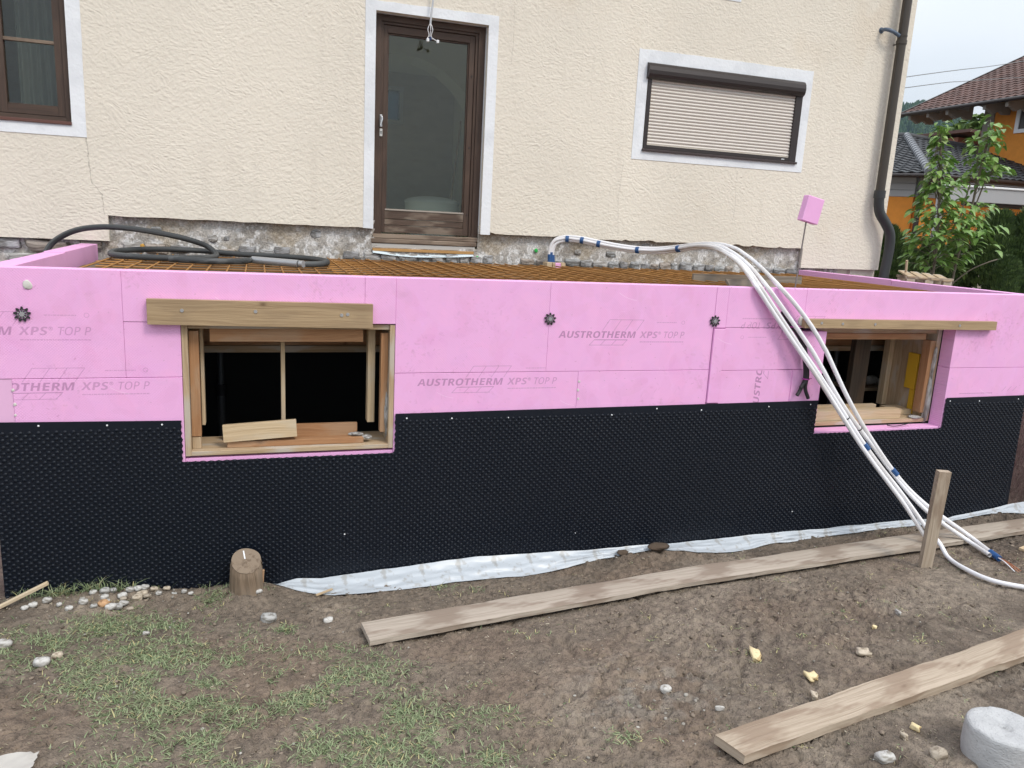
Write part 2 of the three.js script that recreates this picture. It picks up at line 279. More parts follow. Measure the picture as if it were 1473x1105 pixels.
  for (let x = -1.12; x < 5.8;) {                                    // course of stones just above the deck
    const sw = .045 + r() * .06, sh = .032 + r() * .022, y = 1.968 + r() * .02;
    if (r() < .86) mesh('stone', stoneGeo(x * 10, sw * 1.08, sh * 1.05, .03, .42, 2, .85), M.stones[Math.floor(r() * 5)], base, [x + sw, y, -.066 + r() * .012]);
    x += sw * 2 + r() * .02;
  }
  for (let x = -1.1; x < 5.85;) { const sw = .02 + r() * .045; const yy = 2.05 + r() * .15, ok = r() < .28 && !(x > .95 && x < 2.1); if (ok) mesh('stone', stoneGeo(x * 7 + 3, sw, sw * (.4 + r() * .5), .012, .45, 2, .55), M.stones[Math.floor(r() * 3)], base, [x + sw, yy, -.066 + r() * .006]); x += sw * 2 + r() * .16; }
  for (const [x, y, sw, sh, m] of [[-1.98, 1.985, .1, .05, 0], [-1.68, 1.965, .19, .062, 3], [-1.86, 1.86, .16, .05, 2], [-1.5, 1.86, .16, .05, 0], [-1.36, 1.99, .1, .04, 3], [-2.2, 1.86, .14, .05, 1]]) mesh('stone', stoneGeo(x * 9, sw, sh, .045, .3, 2, .8), M.stones[m], base, [x, y, -.06]);
  for (const [x, y, s] of [[2.092, 1.995, .02], [2.715, 2.10, .018], [2.887, 2.105, .02]]) { const g = stoneGeo(x * 5, s, s * 1.2, .004, .5, 2); mesh('paint_mark', g, M.green, base, [x, y, -.045]).userData.label = 'bright green paint mark'; }

  // ---- door
  const door = mesh('door', [slab(1.048, 1.112, 2.20, 4.163, -.17, -.09), slab(2.034, 2.099, 2.20, 4.163, -.17, -.09), slab(1.112, 2.034, 4.108, 4.163, -.17, -.09), slab(1.112, 1.135, 2.2, 4.108, -.17, -.105), slab(2.008, 2.034, 2.2, 4.108, -.17, -.105), slab(1.135, 2.008, 4.085, 4.108, -.17, -.105)], M.door, house);
  door.userData.label = 'dark brown timber door frame with full height glazed leaf';
  const leafs = mesh('door_leaf', [slab(1.137, 1.172, 2.212, 4.083, -.175, -.12), slab(1.953, 2.006, 2.212, 4.083, -.175, -.12), slab(1.172, 1.953, 4.018, 4.083, -.175, -.121), slab(1.172, 1.188, 2.43, 4.018, -.17, -.135), slab(1.94, 1.953, 2.43, 4.018, -.17, -.135), slab(1.188, 1.94, 4.004, 4.018, -.17, -.135)], M.door, door);
  mesh('bottom_panel', [slab(1.172, 1.953, 2.212, 2.282, -.172, -.122), slab(1.172, 1.953, 2.285, 2.34, -.172, -.128), slab(1.172, 1.953, 2.343, 2.42, -.172, -.124)], wood(21, [.105, .07, .052], [.055, .036, .027], { knots: 0, stain: .45, stainC: [.34, .28, .22], bump: .002 }), door);
  mesh('glazing_bead', slab(1.172, 1.953, 2.421, 2.436, -.16, -.118), std({ color: lin(.36, .32, .28) }), door);
  mesh('pane', slab(1.185, 1.945, 2.436, 4.008, -.152, -.148, .0005), M.glass, door);
  const hd = mesh('handle', [slab(-.012, .012, -.055, .055, 0, .008, .003), tube([[0, .035, .005], [0, .035, .045], [.004, .01, .05], [-.012, -.05, .052]], .0085, 6, 8)], M.steel, door, [1.117, 3.235, -.088]); void hd;
  mesh('keyhole_plate', [slab(-.013, .013, -.034, .034, 0, .005, .002)], std({ color: lin(.6, .6, .58), roughness: .4, metalness: .4 }), door, [1.119, 3.13, -.089]);
  mesh('keyhole', [new THREE.CylinderGeometry(.006, .006, .003, 10).rotateX(Math.PI / 2).translate(0, .006, .0062), slab(-.0032, .0032, -.016, .004, .0045, .0078, .0005)], M.dark, door, [1.119, 3.13, -.089]);
  for (const y of [3.72, 3.06, 2.42]) mesh('hinge_screw', new THREE.CylinderGeometry(.008, .008, .006, 10).rotateX(Math.PI / 2), M.brownMetal, door, [1.985, y, -.117]);
  mesh('threshold', [slab(1.05, 2.098, 2.155, 2.199, -.17, -.065, .006), slab(1.035, 2.085, 2.108, 2.154, -.16, -.052, .012)], M.doorWorn, door);
  mesh('sill_plate', slab(1.045, 2.07, 2.066, 2.106, -.13, -.062), std({ color: lin(.47, .46, .44), roughness: .5 }), door);
  mesh('wedge_board', slab(1.05, 2.055, 2.034, 2.062, -.14, -.045, .003), wood(22, [.48, .27, .10], [.3, .16, .06], { knots: 3 }), door);
  { const fl = []; for (let k = 0; k <= 16; k++) { const x = 1.05 + k / 16 * 1.0; fl.push([x, 2.03 - .032 * Math.sin(Math.min(1, k / 7) * 1.57) + .03 * Math.pow(k / 16, 3), -.03 + .008 * Math.sin(k)]); } const g = new THREE.PlaneGeometry(1, 1, 16, 2), p = g.attributes.position; for (let i = 0; i <= 16; i++) for (let j = 0; j < 3; j++) { const a = fl[i]; p.setXYZ(j * 17 + i, a[0], a[1] + .012 - j * .012, a[2] - .03 + .02 * j); } g.computeVertexNormals(); mesh('sealing_strip', g, std({ color: lin(.62, .72, .78), roughness: .4, side: THREE.DoubleSide }), door); }
  // ---- painted white surrounds
  const jag = (a, b, n, k) => { const o = []; for (let i = 0; i <= n; i++) { const t = i / n; o.push([mix(a[0], b[0], t) + (i && i < n ? .004 * (hash(i, k) - .5) : 0), mix(a[1], b[1], t) + (i && i < n ? .006 * (hash(i, k + 9) - .5) : 0)]); } return o; };
  const sur = (name, pts, holes) => { const g = extrude(pts, .0045, holes); g.translate(0, 0, .0005); mesh(name, g, M.trim, house); };
  sur('door_surround', [[.952, 2.245], [1.046, 2.242], [1.046, 4.167], [2.101, 4.167], [2.101, 2.235], [2.199, 2.235], ...jag([2.197, 4.257], [.952, 4.248], 20, 3)], []);
  sur('window_surround', [[3.682, 3.074], [5.789, 3.078], ...jag([5.793, 4.145], [3.68, 4.143], 30, 5)], [[[3.796, 3.172], [5.69, 3.176], [5.69, 4.02], [3.796, 4.02]]]);
  sur('window_surround', [[-2.66, 2.876], ...jag([-1.336, 2.878], [-1.328, 4.7], 12, 6), [-2.66, 4.7]], [[[-2.551, 2.974], [-1.442, 2.974], [-1.442, 4.5], [-2.551, 4.5]]]);
  sur('window_surround', [[3.5, 4.715], [4.792, 4.715], [4.795, 6.2], [3.5, 6.2]], [[[3.599, 4.799], [4.691, 4.799], [4.691, 6.0], [3.599, 6.0]]]);
  mesh('reveal', [slab(2.1005, 2.106, 2.24, 4.166, -.12, -.0495), slab(1.047, 2.1, 4.1665, 4.172, -.12, -.0495)], M.trim, house);
  // ---- left window
  const win = (x0, x1, y0, y1, label, bars) => {
    const f = mesh('window', [slab(x0, x0 + .05, y0, y1, -.14, -.05), slab(x1 - .045, x1, y0, y1, -.14, -.05), slab(x0 + .05, x1 - .045, y0, y0 + .05, -.14, -.052), slab(x0 + .05, x1 - .045, y1 - .05, y1, -.14, -.052)], M.door, house); f.userData.label = label;
    const xm = (x0 + x1) / 2 + .022; f.userData.label = label;
    for (const [a, b] of [[x0 + .052, xm - .003], [xm + .003, x1 - .047]]) {
      const s = mesh('sash', [slab(a, a + .058, y0 + .055, y1 - .055, -.13, -.072), slab(b - .058, b, y0 + .055, y1 - .055, -.13, -.072), slab(a + .058, b - .058, y0 + .055, y0 + .115, -.13, -.074), slab(a + .058, b - .058, y1 - .115, y1 - .055, -.13, -.074), slab(a + .05, b - .05, y0 + .115, y0 + .135, -.125, -.085)], M.door, f);
      for (const y of bars) mesh('glazing_bar', slab(a + .05, b - .05, y - .013, y + .013, -.122, -.082), M.doorWorn, s);
      mesh('pane', slab(a + .05, b - .05, y0 + .11, y1 - .11, -.106, -.102, .0005), M.glass, s);
    }
    const sl = mesh('sill', slab(x0 - .01, x1 + .006, y0 - .014, y0 + .012, -.055, .02, .004), std({ color: lin(.12, .05, .038), roughness: .5 }), f); void sl;
    return f;
  };
  const lw = win(-2.548, -1.446, 2.98, 4.497, 'brown casement window with glazing bars', [3.607]);
  mesh('curtain', (() => { const g = new THREE.PlaneGeometry(.46, 1.3, 60, 1), p = g.attributes.position; for (let i = 0; i < p.count; i++) p.setZ(i, .018 * Math.sin(p.getX(i) * 90)); g.computeVertexNormals(); return g.translate(-1.72, 3.74, -.62); })(), std({ color: lin(.10, .11, .11), side: THREE.DoubleSide }), lw);
  win(3.602, 4.688, 4.803, 5.997, 'brown window cut off by the top of the picture', []);
  // ---- roller shutter
  const sh = mesh('roller_shutter', [slab(3.8, 3.845, 3.186, 3.9, -.05, .012, .004), slab(5.60, 5.687, 3.186, 3.9, -.05, .012, .004), slab(3.845, 5.60, 3.186, 3.226, -.045, .010, .004)], M.brownMetal, house); sh.userData.label = 'closed roller shutter with cream slats in dark brown frame';
  { const pr = [[-.03, 0], [.028, -.004], [.05, .012], [.063, .04], [.066, .075], [.058, .115], [.038, .142], [.01, .153], [-.03, .155]]; const g = new THREE.ExtrudeGeometry(polyShape(pr), { depth: 1.895, bevelEnabled: false }); g.rotateY(-Math.PI / 2); g.translate(3.78 + 1.895, 3.87, 0); mesh('shutter_box', g, M.brownMetal, sh); }
  const sp = []; for (let k = 0; k <= 6; k++) { const t = k / 6; sp.push([.010 * Math.sin(t * Math.PI) - .008, t * .0305]); } sp.push([-.014, .0305], [-.014, 0]);
  const sg = new THREE.ExtrudeGeometry(polyShape(sp), { depth: 1.757, bevelEnabled: false }); sg.rotateY(-Math.PI / 2); sg.translate(1.757, 0, 0);
  for (let k = 0; k < 20; k++) mesh('slat', sg, M.slatCream, sh, [3.844, 3.228 + k * .0325, -.004]);
  mesh('shutter_label', slab(5.50, 5.54, 3.199, 3.207, .009, .0115, .0005), M.whitePaint, sh);
  mesh('window_sill', slab(3.79, 5.70, 3.16, 3.184, -.04, .03, .004), std({ color: lin(.06, .045, .045), roughness: .4, metalness: .3 }), house);
  mesh('shutter_backing', slab(3.80, 5.68, 3.19, 4.0, -.062, -.051), M.dark, house);
  // ---- downpipe
  const dp = mesh('downpipe', rod([7.03 - .21, 7.3, .10], [6.835, 2.89, .09], .05, 20), M.pipe, house); dp.userData.label = 'dark brown rainwater downpipe with plastic bend at its foot';
  mesh('pipe_collar', [rod([6.828, 4.52, .095], [6.828, 4.56, .095], .057, 20), rod([6.826, 4.60, .095], [6.826, 4.61, .095], .055, 20)], M.pipe, dp);
  mesh('pipe_bracket', [rod([6.81, 4.52, .09], [6.81, 4.535, -.03], .008)], M.pipe, dp);
  mesh('pipe_bend', tube([[6.836, 2.92, .09], [6.84, 2.82, .09], [6.87, 2.70, .095], [6.965, 2.58, .11], [7.035, 2.47, .12], [7.06, 2.33, .12], [7.055, 2.15, .12], [7.03, 1.85, .12]], .056, 8, 20), M.pipeGrey, dp);
  mesh('pipe_collar', [rod([6.8355, 2.86, .09], [6.8355, 2.945, .09], .064, 20)], M.pipeGrey, dp);
  mesh('pipe_stub', [tube([[6.615, 4.66, -.03], [6.62, 4.66, .06], [6.68, 4.64, .10], [6.78, 4.605, .10]], .02, 8, 12), rod([6.615, 4.66, -.01], [6.615, 4.66, .006], .032, 14)], std({ color: lin(.10, .14, .2), roughness: .5 }), house);
  // ---- loose lamp cable above the door
  const lc = mesh('lamp_cable', tube([[1.56, 4.9, .02], [1.552, 4.32, .05], [1.535, 4.16, .06], [1.53, 4.10, .062]], .009, 10, 8), std({ color: lin(.5, .52, .55) }), house); lc.userData.label = 'loose grey lamp cable hanging above the door';
  for (const [dx, dz] of [[-.022, 0], [.022, .005], [0, .02]]) mesh('wire', tube([[1.53, 4.11, .062], [1.53 + dx, 4.05, .062 + dz], [1.53 + dx * .5, 4.0, .064], [1.527 + dx * 1.2, 3.965, .066]], .0035, 8, 6), M.cable, lc);
  mesh('wire', tube([[1.53, 3.98, .066], [1.56, 3.97, .07], [1.6, 3.952, .07]], .004, 6, 6), M.cable, lc);
  for (const [x, y] of [[1.508, 3.955], [1.60, 3.952]]) mesh('terminal', slab(x - .012, x + .012, y - .014, y + .014, .055, .083, .004), M.whitePaint, lc);
  mesh('terminal', slab(1.523, 1.542, 3.955, 3.985, .055, .08, .004), std({ color: lin(.03, .05, .13) }), lc);
}
{ const t = thing('plastic_tub', 'white tub on the floor seen through the door glass', 'tub', [1.97, 2.142, HZ - 1.7]);
  mesh('tub_body', [new THREE.CylinderGeometry(.36, .33, .32, 24, 1).scale(.9, 1.3, .7).translate(0, .2, 0)], M.whitePaint, t); mesh('lid', [new THREE.SphereGeometry(.4, 24, 8, 0, 6.3, 0, 1.57).scale(.84, .2, .66).translate(0, .40, 0)], M.whitePaint, t); }
for (const [k, lab] of [[0, 'leftmost pale lath leaning inside behind the door glass'], [1, 'middle pale lath leaning inside behind the door glass'], [2, 'rightmost pale lath leaning inside behind the door glass']]) tag(mesh('wooden_lath', rod([2.2 + k * .16, 2.15, HZ - 1.9], [2.5 + k * .14, 3.6 + k * .1, HZ - 2.55], .014, 6), M.pine), lab, 'lath', 'laths inside the door');

// ================================================================ THE BASEMENT EXTENSION
M.deck = wood(33, [.17, .135, .095], [.085, .064, .044], { knots: 4, stain: .6, stainC: [.17, .09, .035] });
const WIN = [[-.42, .80, .912, 1.712], [4.035, 5.277, .914, 1.712]];  // the two openings: x0, x1, y0, y1
const ext = thing('basement_extension', 'low basement extension clad in pink insulation boards above a black dimpled membrane', 'extension', [2.4, 0, -1.4]);
const inExt = o => { o.position.x -= 2.4; o.position.z += 1.4; return o; };
const em = (name, g, m, parent = ext, at) => { const o = mesh(name, g, m, parent, at); return parent === ext ? inExt(o) : o; };
{
  // ---- printed insulation boards: one printed sheet texture for each half of the wall, at its real size
  const PINK = [.83, .435, .74];
  const sheet = (x0, x1, draw) => {
    const y0 = 1.1, y1 = 2.01, W = 2048, Hh = Math.round(W * (y1 - y0) / (x1 - x0)), s = W / (x1 - x0), cv = document.createElement('canvas'); cv.width = W; cv.height = Hh; const c = cv.getContext('2d');
    const css = k => `rgb(${lin2s(PINK[0] * k)},${lin2s(PINK[1] * k)},${lin2s(PINK[2] * k)})`; c.fillStyle = css(1); c.fillRect(0, 0, W, Hh);
    const r = rng(x0 * 100 + 900);
    for (let i = 0; i < 900; i++) { c.fillStyle = `rgba(${r() < .5 ? '255,190,235' : '190,120,165'},${.02 + r() * .03})`; const a = r() * W, b = r() * Hh, q = 6 + r() * 60; c.beginPath(); c.ellipse(a, b, q, q * .4, r() * 3, 0, 6.3); c.fill(); }
    for (let i = 0; i < 130; i++) { c.strokeStyle = `rgba(${r() < .6 ? '255,215,245' : '150,85,125'},${.1 + r() * .25})`; c.lineWidth = 1 + r() * 1.2; const a = r() * W, b = r() * Hh; c.beginPath(); c.moveTo(a, b); c.lineTo(a + (r() - .5) * 26, b + (r() - .5) * 18); c.stroke(); }
    for (let i = 0; i < 240; i++) { c.fillStyle = `rgba(120,90,95,${.1 + r() * .25})`; c.fillRect(r() * W, r() * Hh, 1 + r() * 3, 1 + r() * 2); }
    for (let i = 0; i < 9; i++) { const a = r() * W, b = r() * Hh, q = 40 + r() * 130; for (let k = 0; k < 60; k++) { c.fillStyle = `rgba(150,95,125,${.03 + r() * .06})`; c.beginPath(); c.ellipse(a + (r() + r() - 1) * q, b + (r() + r() - 1) * q * .9, 2 + r() * 9, 1 + r() * 4, r() * 3, 0, 6.3); c.fill(); } }
    for (let i = 0; i < 5; i++) { c.strokeStyle = `rgba(255,235,250,.5)`; c.lineWidth = 1.5; const a = r() * W, b = r() * Hh; c.beginPath(); c.moveTo(a, b); c.quadraticCurveTo(a + 25, b + 18, a + 60, b + 22); c.stroke(); }
    const at = (x, y, ang, f) => { c.save(); c.translate((x - x0) * s, (y1 - y) * s); c.rotate(ang); c.scale(s, s); f(); c.restore(); };
    const ink = a => `rgba(112,72,108,${a})`;
    // the print: name in heavy slanted capitals, the slanted strips above and below it, two rows of small type
    const print = (x, y, ang = 0, scale = 1, a = .62) => at(x, y, ang, () => {
      c.scale(scale, scale);
      const word = (t, font, px, wid, alpha) => { c.save(); c.translate(px, 0); c.transform(1, 0, -.2, 1, 0, 0); c.font = `${font} 100px sans-serif`; const m = c.measureText(t).width; c.scale(wid / m, .063 / 100 * 1.0); c.fillStyle = ink(alpha); c.fillText(t, 0, 0); c.restore(); };
      word('AUSTROTHERM', 'bold', 0, .565, a); word('XPS', 'bold', .595, .135, a * .72); c.lineWidth = .003; c.strokeStyle = ink(a * .7); c.beginPath(); c.arc(.748, -.036, .009, 0, 6.3); c.moveTo(.7455, -.032); c.lineTo(.7455, -.041); c.lineTo(.751, -.039); c.lineTo(.7465, -.036); c.lineTo(.751, -.032); c.stroke(); word('TOP P', 'normal', .775, .165, a * .8);
      c.strokeStyle = ink(a * .75); c.lineWidth = .0035;
      const para = (x1, x2, yt, yb, sl, n) => { c.beginPath(); c.moveTo(x1, yt); c.lineTo(x2, yt); c.lineTo(x2 - sl, yb); c.moveTo(x1 - sl, yb); c.lineTo(x1, yt); for (let k = 1; k < n; k++) { const q = mix(x1, x2, k / n); c.moveTo(q, yt); c.lineTo(q - sl, yb); } c.stroke(); };
      para(.365, .62, -.125, -.05, .05, 3); c.beginPath(); c.moveTo(.26, .012); c.lineTo(.505, .012); c.moveTo(.225, .048); c.lineTo(.48, .048); c.stroke(); para(.26, .505, .012, .048, .034, 3);
      c.fillStyle = ink(a * .55); let q = .6; const rr = rng(3); while (q < .93) { const l = .006 + rr() * .016; c.fillRect(q, .022, l, .007); q += l + .003; } q = .72; while (q < .87) { const l = .005 + rr() * .014; c.fillRect(q, -.112, l, .0055); q += l + .003; }
      c.lineWidth = .0025; c.beginPath(); c.arc(.925, -.11, .012, 0, 6.3); c.stroke();
    });
    draw(print, c, at, ink);
    const t = new THREE.CanvasTexture(cv); t.colorSpace = THREE.SRGBColorSpace; t.magFilter = THREE.LinearFilter; t.wrapS = t.wrapT = THREE.ClampToEdgeWrapping;
    t.repeat.set(1 / (x1 - x0), 1 / (y1 - y0)); t.offset.set(-x0 / (x1 - x0), -y0 / (y1 - y0));
    return t;
  };
  const waffle = tex(64, 64, (u, v) => .5 + .25 * Math.sin((u + v) * Math.PI * 8) + .25 * Math.sin((u - v) * Math.PI * 8), false); waffle.repeat.set(16, 16);
  const Lm = std({ map: sheet(-1.5, 2.06, print => { print(-1.815, 1.641, 0, 1, .36); print(-1.535, 1.334, 0, 1, .36); print(.944, 1.325, 0, 1, .38); }), bumpMap: waffle, bumpScale: .0008, roughness: .72 });
  const Rm = std({ map: sheet(1.78, 6.3, (print, c, at, ink) => { print(1.88, 1.636, 0, 1, .42); print(2.27, 1.64, 0, 1, 0); print(4.22, 1.755, Math.PI, 1, .38); c.save(); c.beginPath(); c.rect(0, (2.01 - 1.40) * 2048 / 4.52, 2048, 600); c.clip(); print(3.50, 1.085, -Math.PI / 2, 1.12, .42); c.restore(); at(5.42, 1.192, 0, () => { c.fillStyle = ink(.3); let q = 0; const rr = rng(8); while (q < .35) { const l = .006 + rr() * .016; c.fillRect(q, 0, l, .007); q += l + .003; } }); at(5.88, 1.20, 0, () => { c.strokeStyle = ink(.35); c.lineWidth = .0035; c.beginPath(); for (let k = 0; k < 3; k++) { c.moveTo(k * .06, 0); c.lineTo(k * .06 + .04, -.04); } c.stroke(); }); }), bumpMap: waffle, bumpScale: .0008, roughness: .72 });
  M.pink = std({ color: lin(...PINK), roughness: .75, map: tex(128, 128, (u, v) => mix3([1, 1, 1], [.9, .88, .89], tfbm(u * 6, v * 6, 6, 4))) });
  M.pinkPale = std({ color: lin(.76, .45, .68), roughness: .75 });
  const r = rng(12);
  const board = (x0, x1, y0, y1, m, dz = 0, label) => { const g = slab(x0 + .0004, x1 - .0004, y0 + .0004, y1 - .0004, -.119, dz || (r() - .5) * .004, .0022), p = g.attributes.position; for (let i = 0; i < p.count; i++) g.attributes.uv.setXY(i, p.getX(i), p.getY(i)); const o = em('insulation_board', g, m); if (label) o.userData.label = label; return o; };
  // upper course
  board(-1.385, -.711, 1.402, 2.0, Lm); board(-.711, -.42, 1.402, 1.716, Lm); board(-.711, .612, 1.718, 2.0, Lm); board(.612, .80, 1.718, 2.0, Lm);
  board(.80, 1.806, 1.41, 2.0, Lm); board(1.806, 3.05, 1.41, 2.0, Rm, 0, 'pink board with the largest dark print'); board(3.05, 3.148, 1.712, 2.0, Rm); board(3.148, 3.806, 1.715, 2.0, Rm); board(3.148, 3.626, 1.404, 1.713, Rm); board(3.626, 4.035, 1.404, 1.69, Rm, -.006);
  board(3.806, 5.277, 1.714, 2.0, Rm); board(5.277, 6.14, 1.402, 2.0, Rm);
  // narrow filler strip standing a little proud
  board(3.054, 3.146, .06, 1.16, Rm, -.002); board(3.054, 3.146, 1.168, 1.706, Rm, .013, 'narrow upright pink filler strip standing proud');
  // lower course, running on behind the membrane
  board(-1.385, -1.268, .06, 1.4, M.pinkPale, -.004, 'paler pink board end at the left edge'); board(-1.268, -.42, .06, 1.4, Lm); board(-.42, .80, .06, .91, Lm, -.012); board(.80, 2.04, .06, 1.408, Lm); board(2.04, 3.05, .06, 1.408, Rm);
  board(3.15, 3.64, .06, 1.402, Rm); board(3.64, 3.77, .06, 1.4, Rm, -.006); board(3.77, 4.035, .06, 1.401, Rm); board(4.035, 5.277, .06, .913, Rm, -.012); board(5.277, 6.14, .06, 1.4, Rm);
  // side boards
  const side = (x, z0, z1, ry, w) => { const l = z0 - z1, n = 2; for (let k = 0; k < n; k++) { const g = box(w, 1.98, l / n - .003, .003).rotateY(ry).translate(x + Math.sin(ry) * -(k + .5) * l / n, 1.01 + (k ? .006 : 0), z0 - (k + .5) * l / n); em('insulation_board', g, M.pink).userData.label = 'pink board of the side wall'; } };
  side(-1.315, -.12, -2.76, .018, .13); side(6.08, -.12, -2.74, .055, .12);
  // foam bits and torn edge chips
  for (const [x, y, s] of [[-1.158, 1.91, .022], [3.795, 1.775, .035], [3.83, 1.75, .02], [2.05, 1.34, .008], [2.046, 1.28, .009], [2.052, 1.22, .008], [-1.266, 1.34, .008], [-1.262, 1.26, .009], [-1.264, 1.2, .007]]) { em('foam_blob', stoneGeo(x * 7 + y, s, s * 1.1, s * .22, .5, 2), M.foam, ext, [x, y, .002]); }
  for (let k = 0; k < 7; k++) em('foam_blob', stoneGeo(k, .006 + r() * .016, .005, .01, .6, 1), M.pinkPale, ext, [3.70 + r() * .42, 2.001, -.01 - r() * .08]);
  // plate washers
  for (const [x, y] of [[-1.194, 1.754], [1.811, 1.761], [3.053, 1.759], [6.06, 1.757]]) {
    const pts = []; for (let k = 0; k < 60; k++) { const t = k / 60 * 6.2832, q = .035 + .007 * Math.sign(Math.sin(t * 9)) * Math.pow(Math.abs(Math.sin(t * 9)), .4); pts.push([Math.cos(t) * q, Math.sin(t) * q]); }
    const hl = []; for (let k = 0; k < 9; k++) { const t = k / 9 * 6.2832 + .2; hl.push([0, 1, 2, 3, 4, 5].map(q => [Math.cos(t) * .0205 + Math.cos(q * 1.047) * .0052, Math.sin(t) * .0205 + Math.sin(q * 1.047) * .0052])); }
    const g = extrude(pts, .004, hl); const wsh = em('plate_washer', g, M.blackMatt, ext, [x, y, .004]); mesh('screw_head', [new THREE.CylinderGeometry(.012, .014, .006, 12).rotateX(Math.PI / 2).translate(0, 0, .007), ...[0, 1, 2, 3, 4, 5, 6, 7, 8].map(k => box(.015, .003, .003, .0008).translate(.018, 0, .005).rotateZ(k / 9 * 6.2832 + .55))], M.steel, wsh);
  }

  // ---- black dimpled membrane
  const mt = x => 1.1655 - .0006 * Math.sin(x * 5), mb = x => interp(x, [-1.4, -.32, .05, 1, 3, 5, 6.3], [.10, .05, .03, .0, .02, .03, .06]);
  const cut = (x0, x1, y, k) => { const o = []; for (let x = x0; x <= x1 + 1e-6; x += .0215) o.push([x, y + .003 * (Math.round((x - x0) / .0215) % 2) + .003 * (hash(Math.round(x * 200), k) - .5)]); return o; };
  const vcut = (x, y0, y1, k) => { const o = []; for (let y = y0; y <= y1 + 1e-6; y += .019) o.push([x + .006 * (Math.round((y - y0) / .019) % 2) + .005 * (hash(Math.round(y * 200), k) - .5), y]); return o; };
  const bot = []; for (let x = 6.185; x >= -1.388; x -= .2) bot.push([x, mb(x)]);
  const out = [[-1.388, mb(-1.4)], [-1.388, mt(0)], ...vcut(-.436, .90, 1.165, 1).reverse(), ...cut(-.43, .80, .895, 2), ...vcut(.806, .905, 1.165, 3), [4.028, 1.165], ...vcut(4.022, .9, 1.16, 4).reverse(), ...cut(4.03, 5.27, .902, 5), ...vcut(5.282, .91, 1.165, 6), [6.15, 1.163], ...bot];
  const sheetG = extrude(out, .0015); const mem = em('drainage_membrane', sheetG, M.black, ext, [0, 0, .0085]);
  mem.userData.label = 'black dimpled drainage membrane with cut outs at the window openings';
  const dg = new THREE.LatheGeometry([[.0105, 0], [.0096, .003], [.0075, .0052], [.004, .0062], [0, .0064]].map(q => new THREE.Vector2(...q)), 10).rotateX(Math.PI / 2);
  const spots = []; let row = 0;
  for (let y = 1.10; y > 0; y -= .0192, row++) for (let x = -1.375 + (row % 2) * .0215; x < 6.17; x += .043) {
    if (y < mb(x) || WIN.some(([a, b, c]) => x > a - .028 && x < b + .018 && y > c - .022)) continue; if (x > 6.15 - (y - 1.16) * -.03 + .02) continue; spots.push([x, y]);
  }
  const im = new THREE.InstancedMesh(dg, M.black, spots.length), mx = new THREE.Matrix4(); spots.forEach(([x, y], i) => { mx.makeRotationFromEuler(new THREE.Euler(.5 * (fbm(x * 1.6, y * 1.9 + 3, 3) - .5) + .12 * (hash(i, 8) - .5), .5 * (fbm(x * 1.3 + 30, y * 1.6, 3) - .5), 0)).setPosition(x + .002 * (hash(i, 1) - .5), y + .0015 * (hash(i, 2) - .5), .0015 + .0001); im.setMatrixAt(i, mx); });
  im.name = 'dimples'; im.userData.kind = 'stuff'; im.castShadow = im.receiveShadow = true; mem.add(im);
  for (const [x, y] of [[-1.157, 1.139], [-.819, 1.131], [-.536, 1.126], [.881, 1.12], [1.174, 1.111], [1.556, 1.104], [1.977, 1.101], [2.308, 1.101], [2.654, 1.137], [3.015, 1.117], [3.587, 1.128], [3.959, 1.135], [5.328, 1.13], [5.642, 1.123], [6.071, 1.131], [.5, .37], [2.1, .25], [3.92, .28]]) mesh('nail', new THREE.SphereGeometry(.0055, 8, 6).scale(1, 1, .5), M.whitePaint, mem, [x, y, .0025]);

  // ---- concrete shell, floor, deck
  const shell = extrude([[-1.24, 0], [6.02, 0], [6.02, 1.86], [-1.24, 1.86]], .2, WIN.map(([a, b, c, d]) => [[a - .002, c - .002], [b + .002, c - .002], [b + .002, d + .002], [a - .002, d + .002]])); shell.translate(0, 0, -.321);
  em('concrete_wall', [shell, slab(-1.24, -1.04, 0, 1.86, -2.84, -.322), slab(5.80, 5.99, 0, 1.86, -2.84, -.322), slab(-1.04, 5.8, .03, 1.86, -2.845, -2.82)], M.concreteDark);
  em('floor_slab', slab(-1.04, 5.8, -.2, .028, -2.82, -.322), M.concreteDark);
  for (let k = 0; k < 14; k++) { const z = -.125 - k * .193; em('deck_board', slab(-1.235, 5.86, 1.862, 1.889 + .002 * (k % 3), z - .190, z - .0015, .002, k * 1.7), M.deck); }
  em('deck_edge_form', slab(-1.235, 5.86, 1.889, 1.96, -.19, -.122, .003), M.pink);

  // ---- formwork in the left opening
  const fr = em('window_formwork', [slab(-.418, -.386, .925, 1.711, -.32, -.004), slab(.768, .798, .925, 1.711, -.32, -.004), slab(-.386, .768, .925, .952, -.32, -.006), slab(-.386, .768, 1.68, 1.711, -.32, -.02)], M.dirtyPine); fr.userData.label = 'pale mortar smeared timber formwork lining the left opening';
  mesh('batten', [slab(-.384, -.332, 1.03, 1.66, -.115, -.055, .002)], M.orange, fr); mesh('batten', slab(-.330, -.312, 1.08, 1.70, -.20, -.125), M.pine, fr); mesh('batten', slab(.722, .766, 1.02, 1.655, -.11, -.05), M.orange, fr); mesh('batten', slab(.655, .70, 1.06, 1.69, -.23, -.15), M.pine, fr); mesh('batten', slab(-.384, -.335, .953, 1.025, -.12, -.06), M.dirtyPine, fr);
  mesh('batten', slab(-.19, .62, .953, .99, -.12, -.05, .003), M.orange, fr); mesh('batten', slab(-.22, .60, .953, 1.04, -.25, -.215), M.orange, fr); mesh('batten', [slab(-.27, .61, 1.60, 1.679, -.12, -.045)], M.orange, fr);
  mesh('brace', slab(.128, .152, .953, 1.679, -.28, -.2, .002), M.pine, fr);
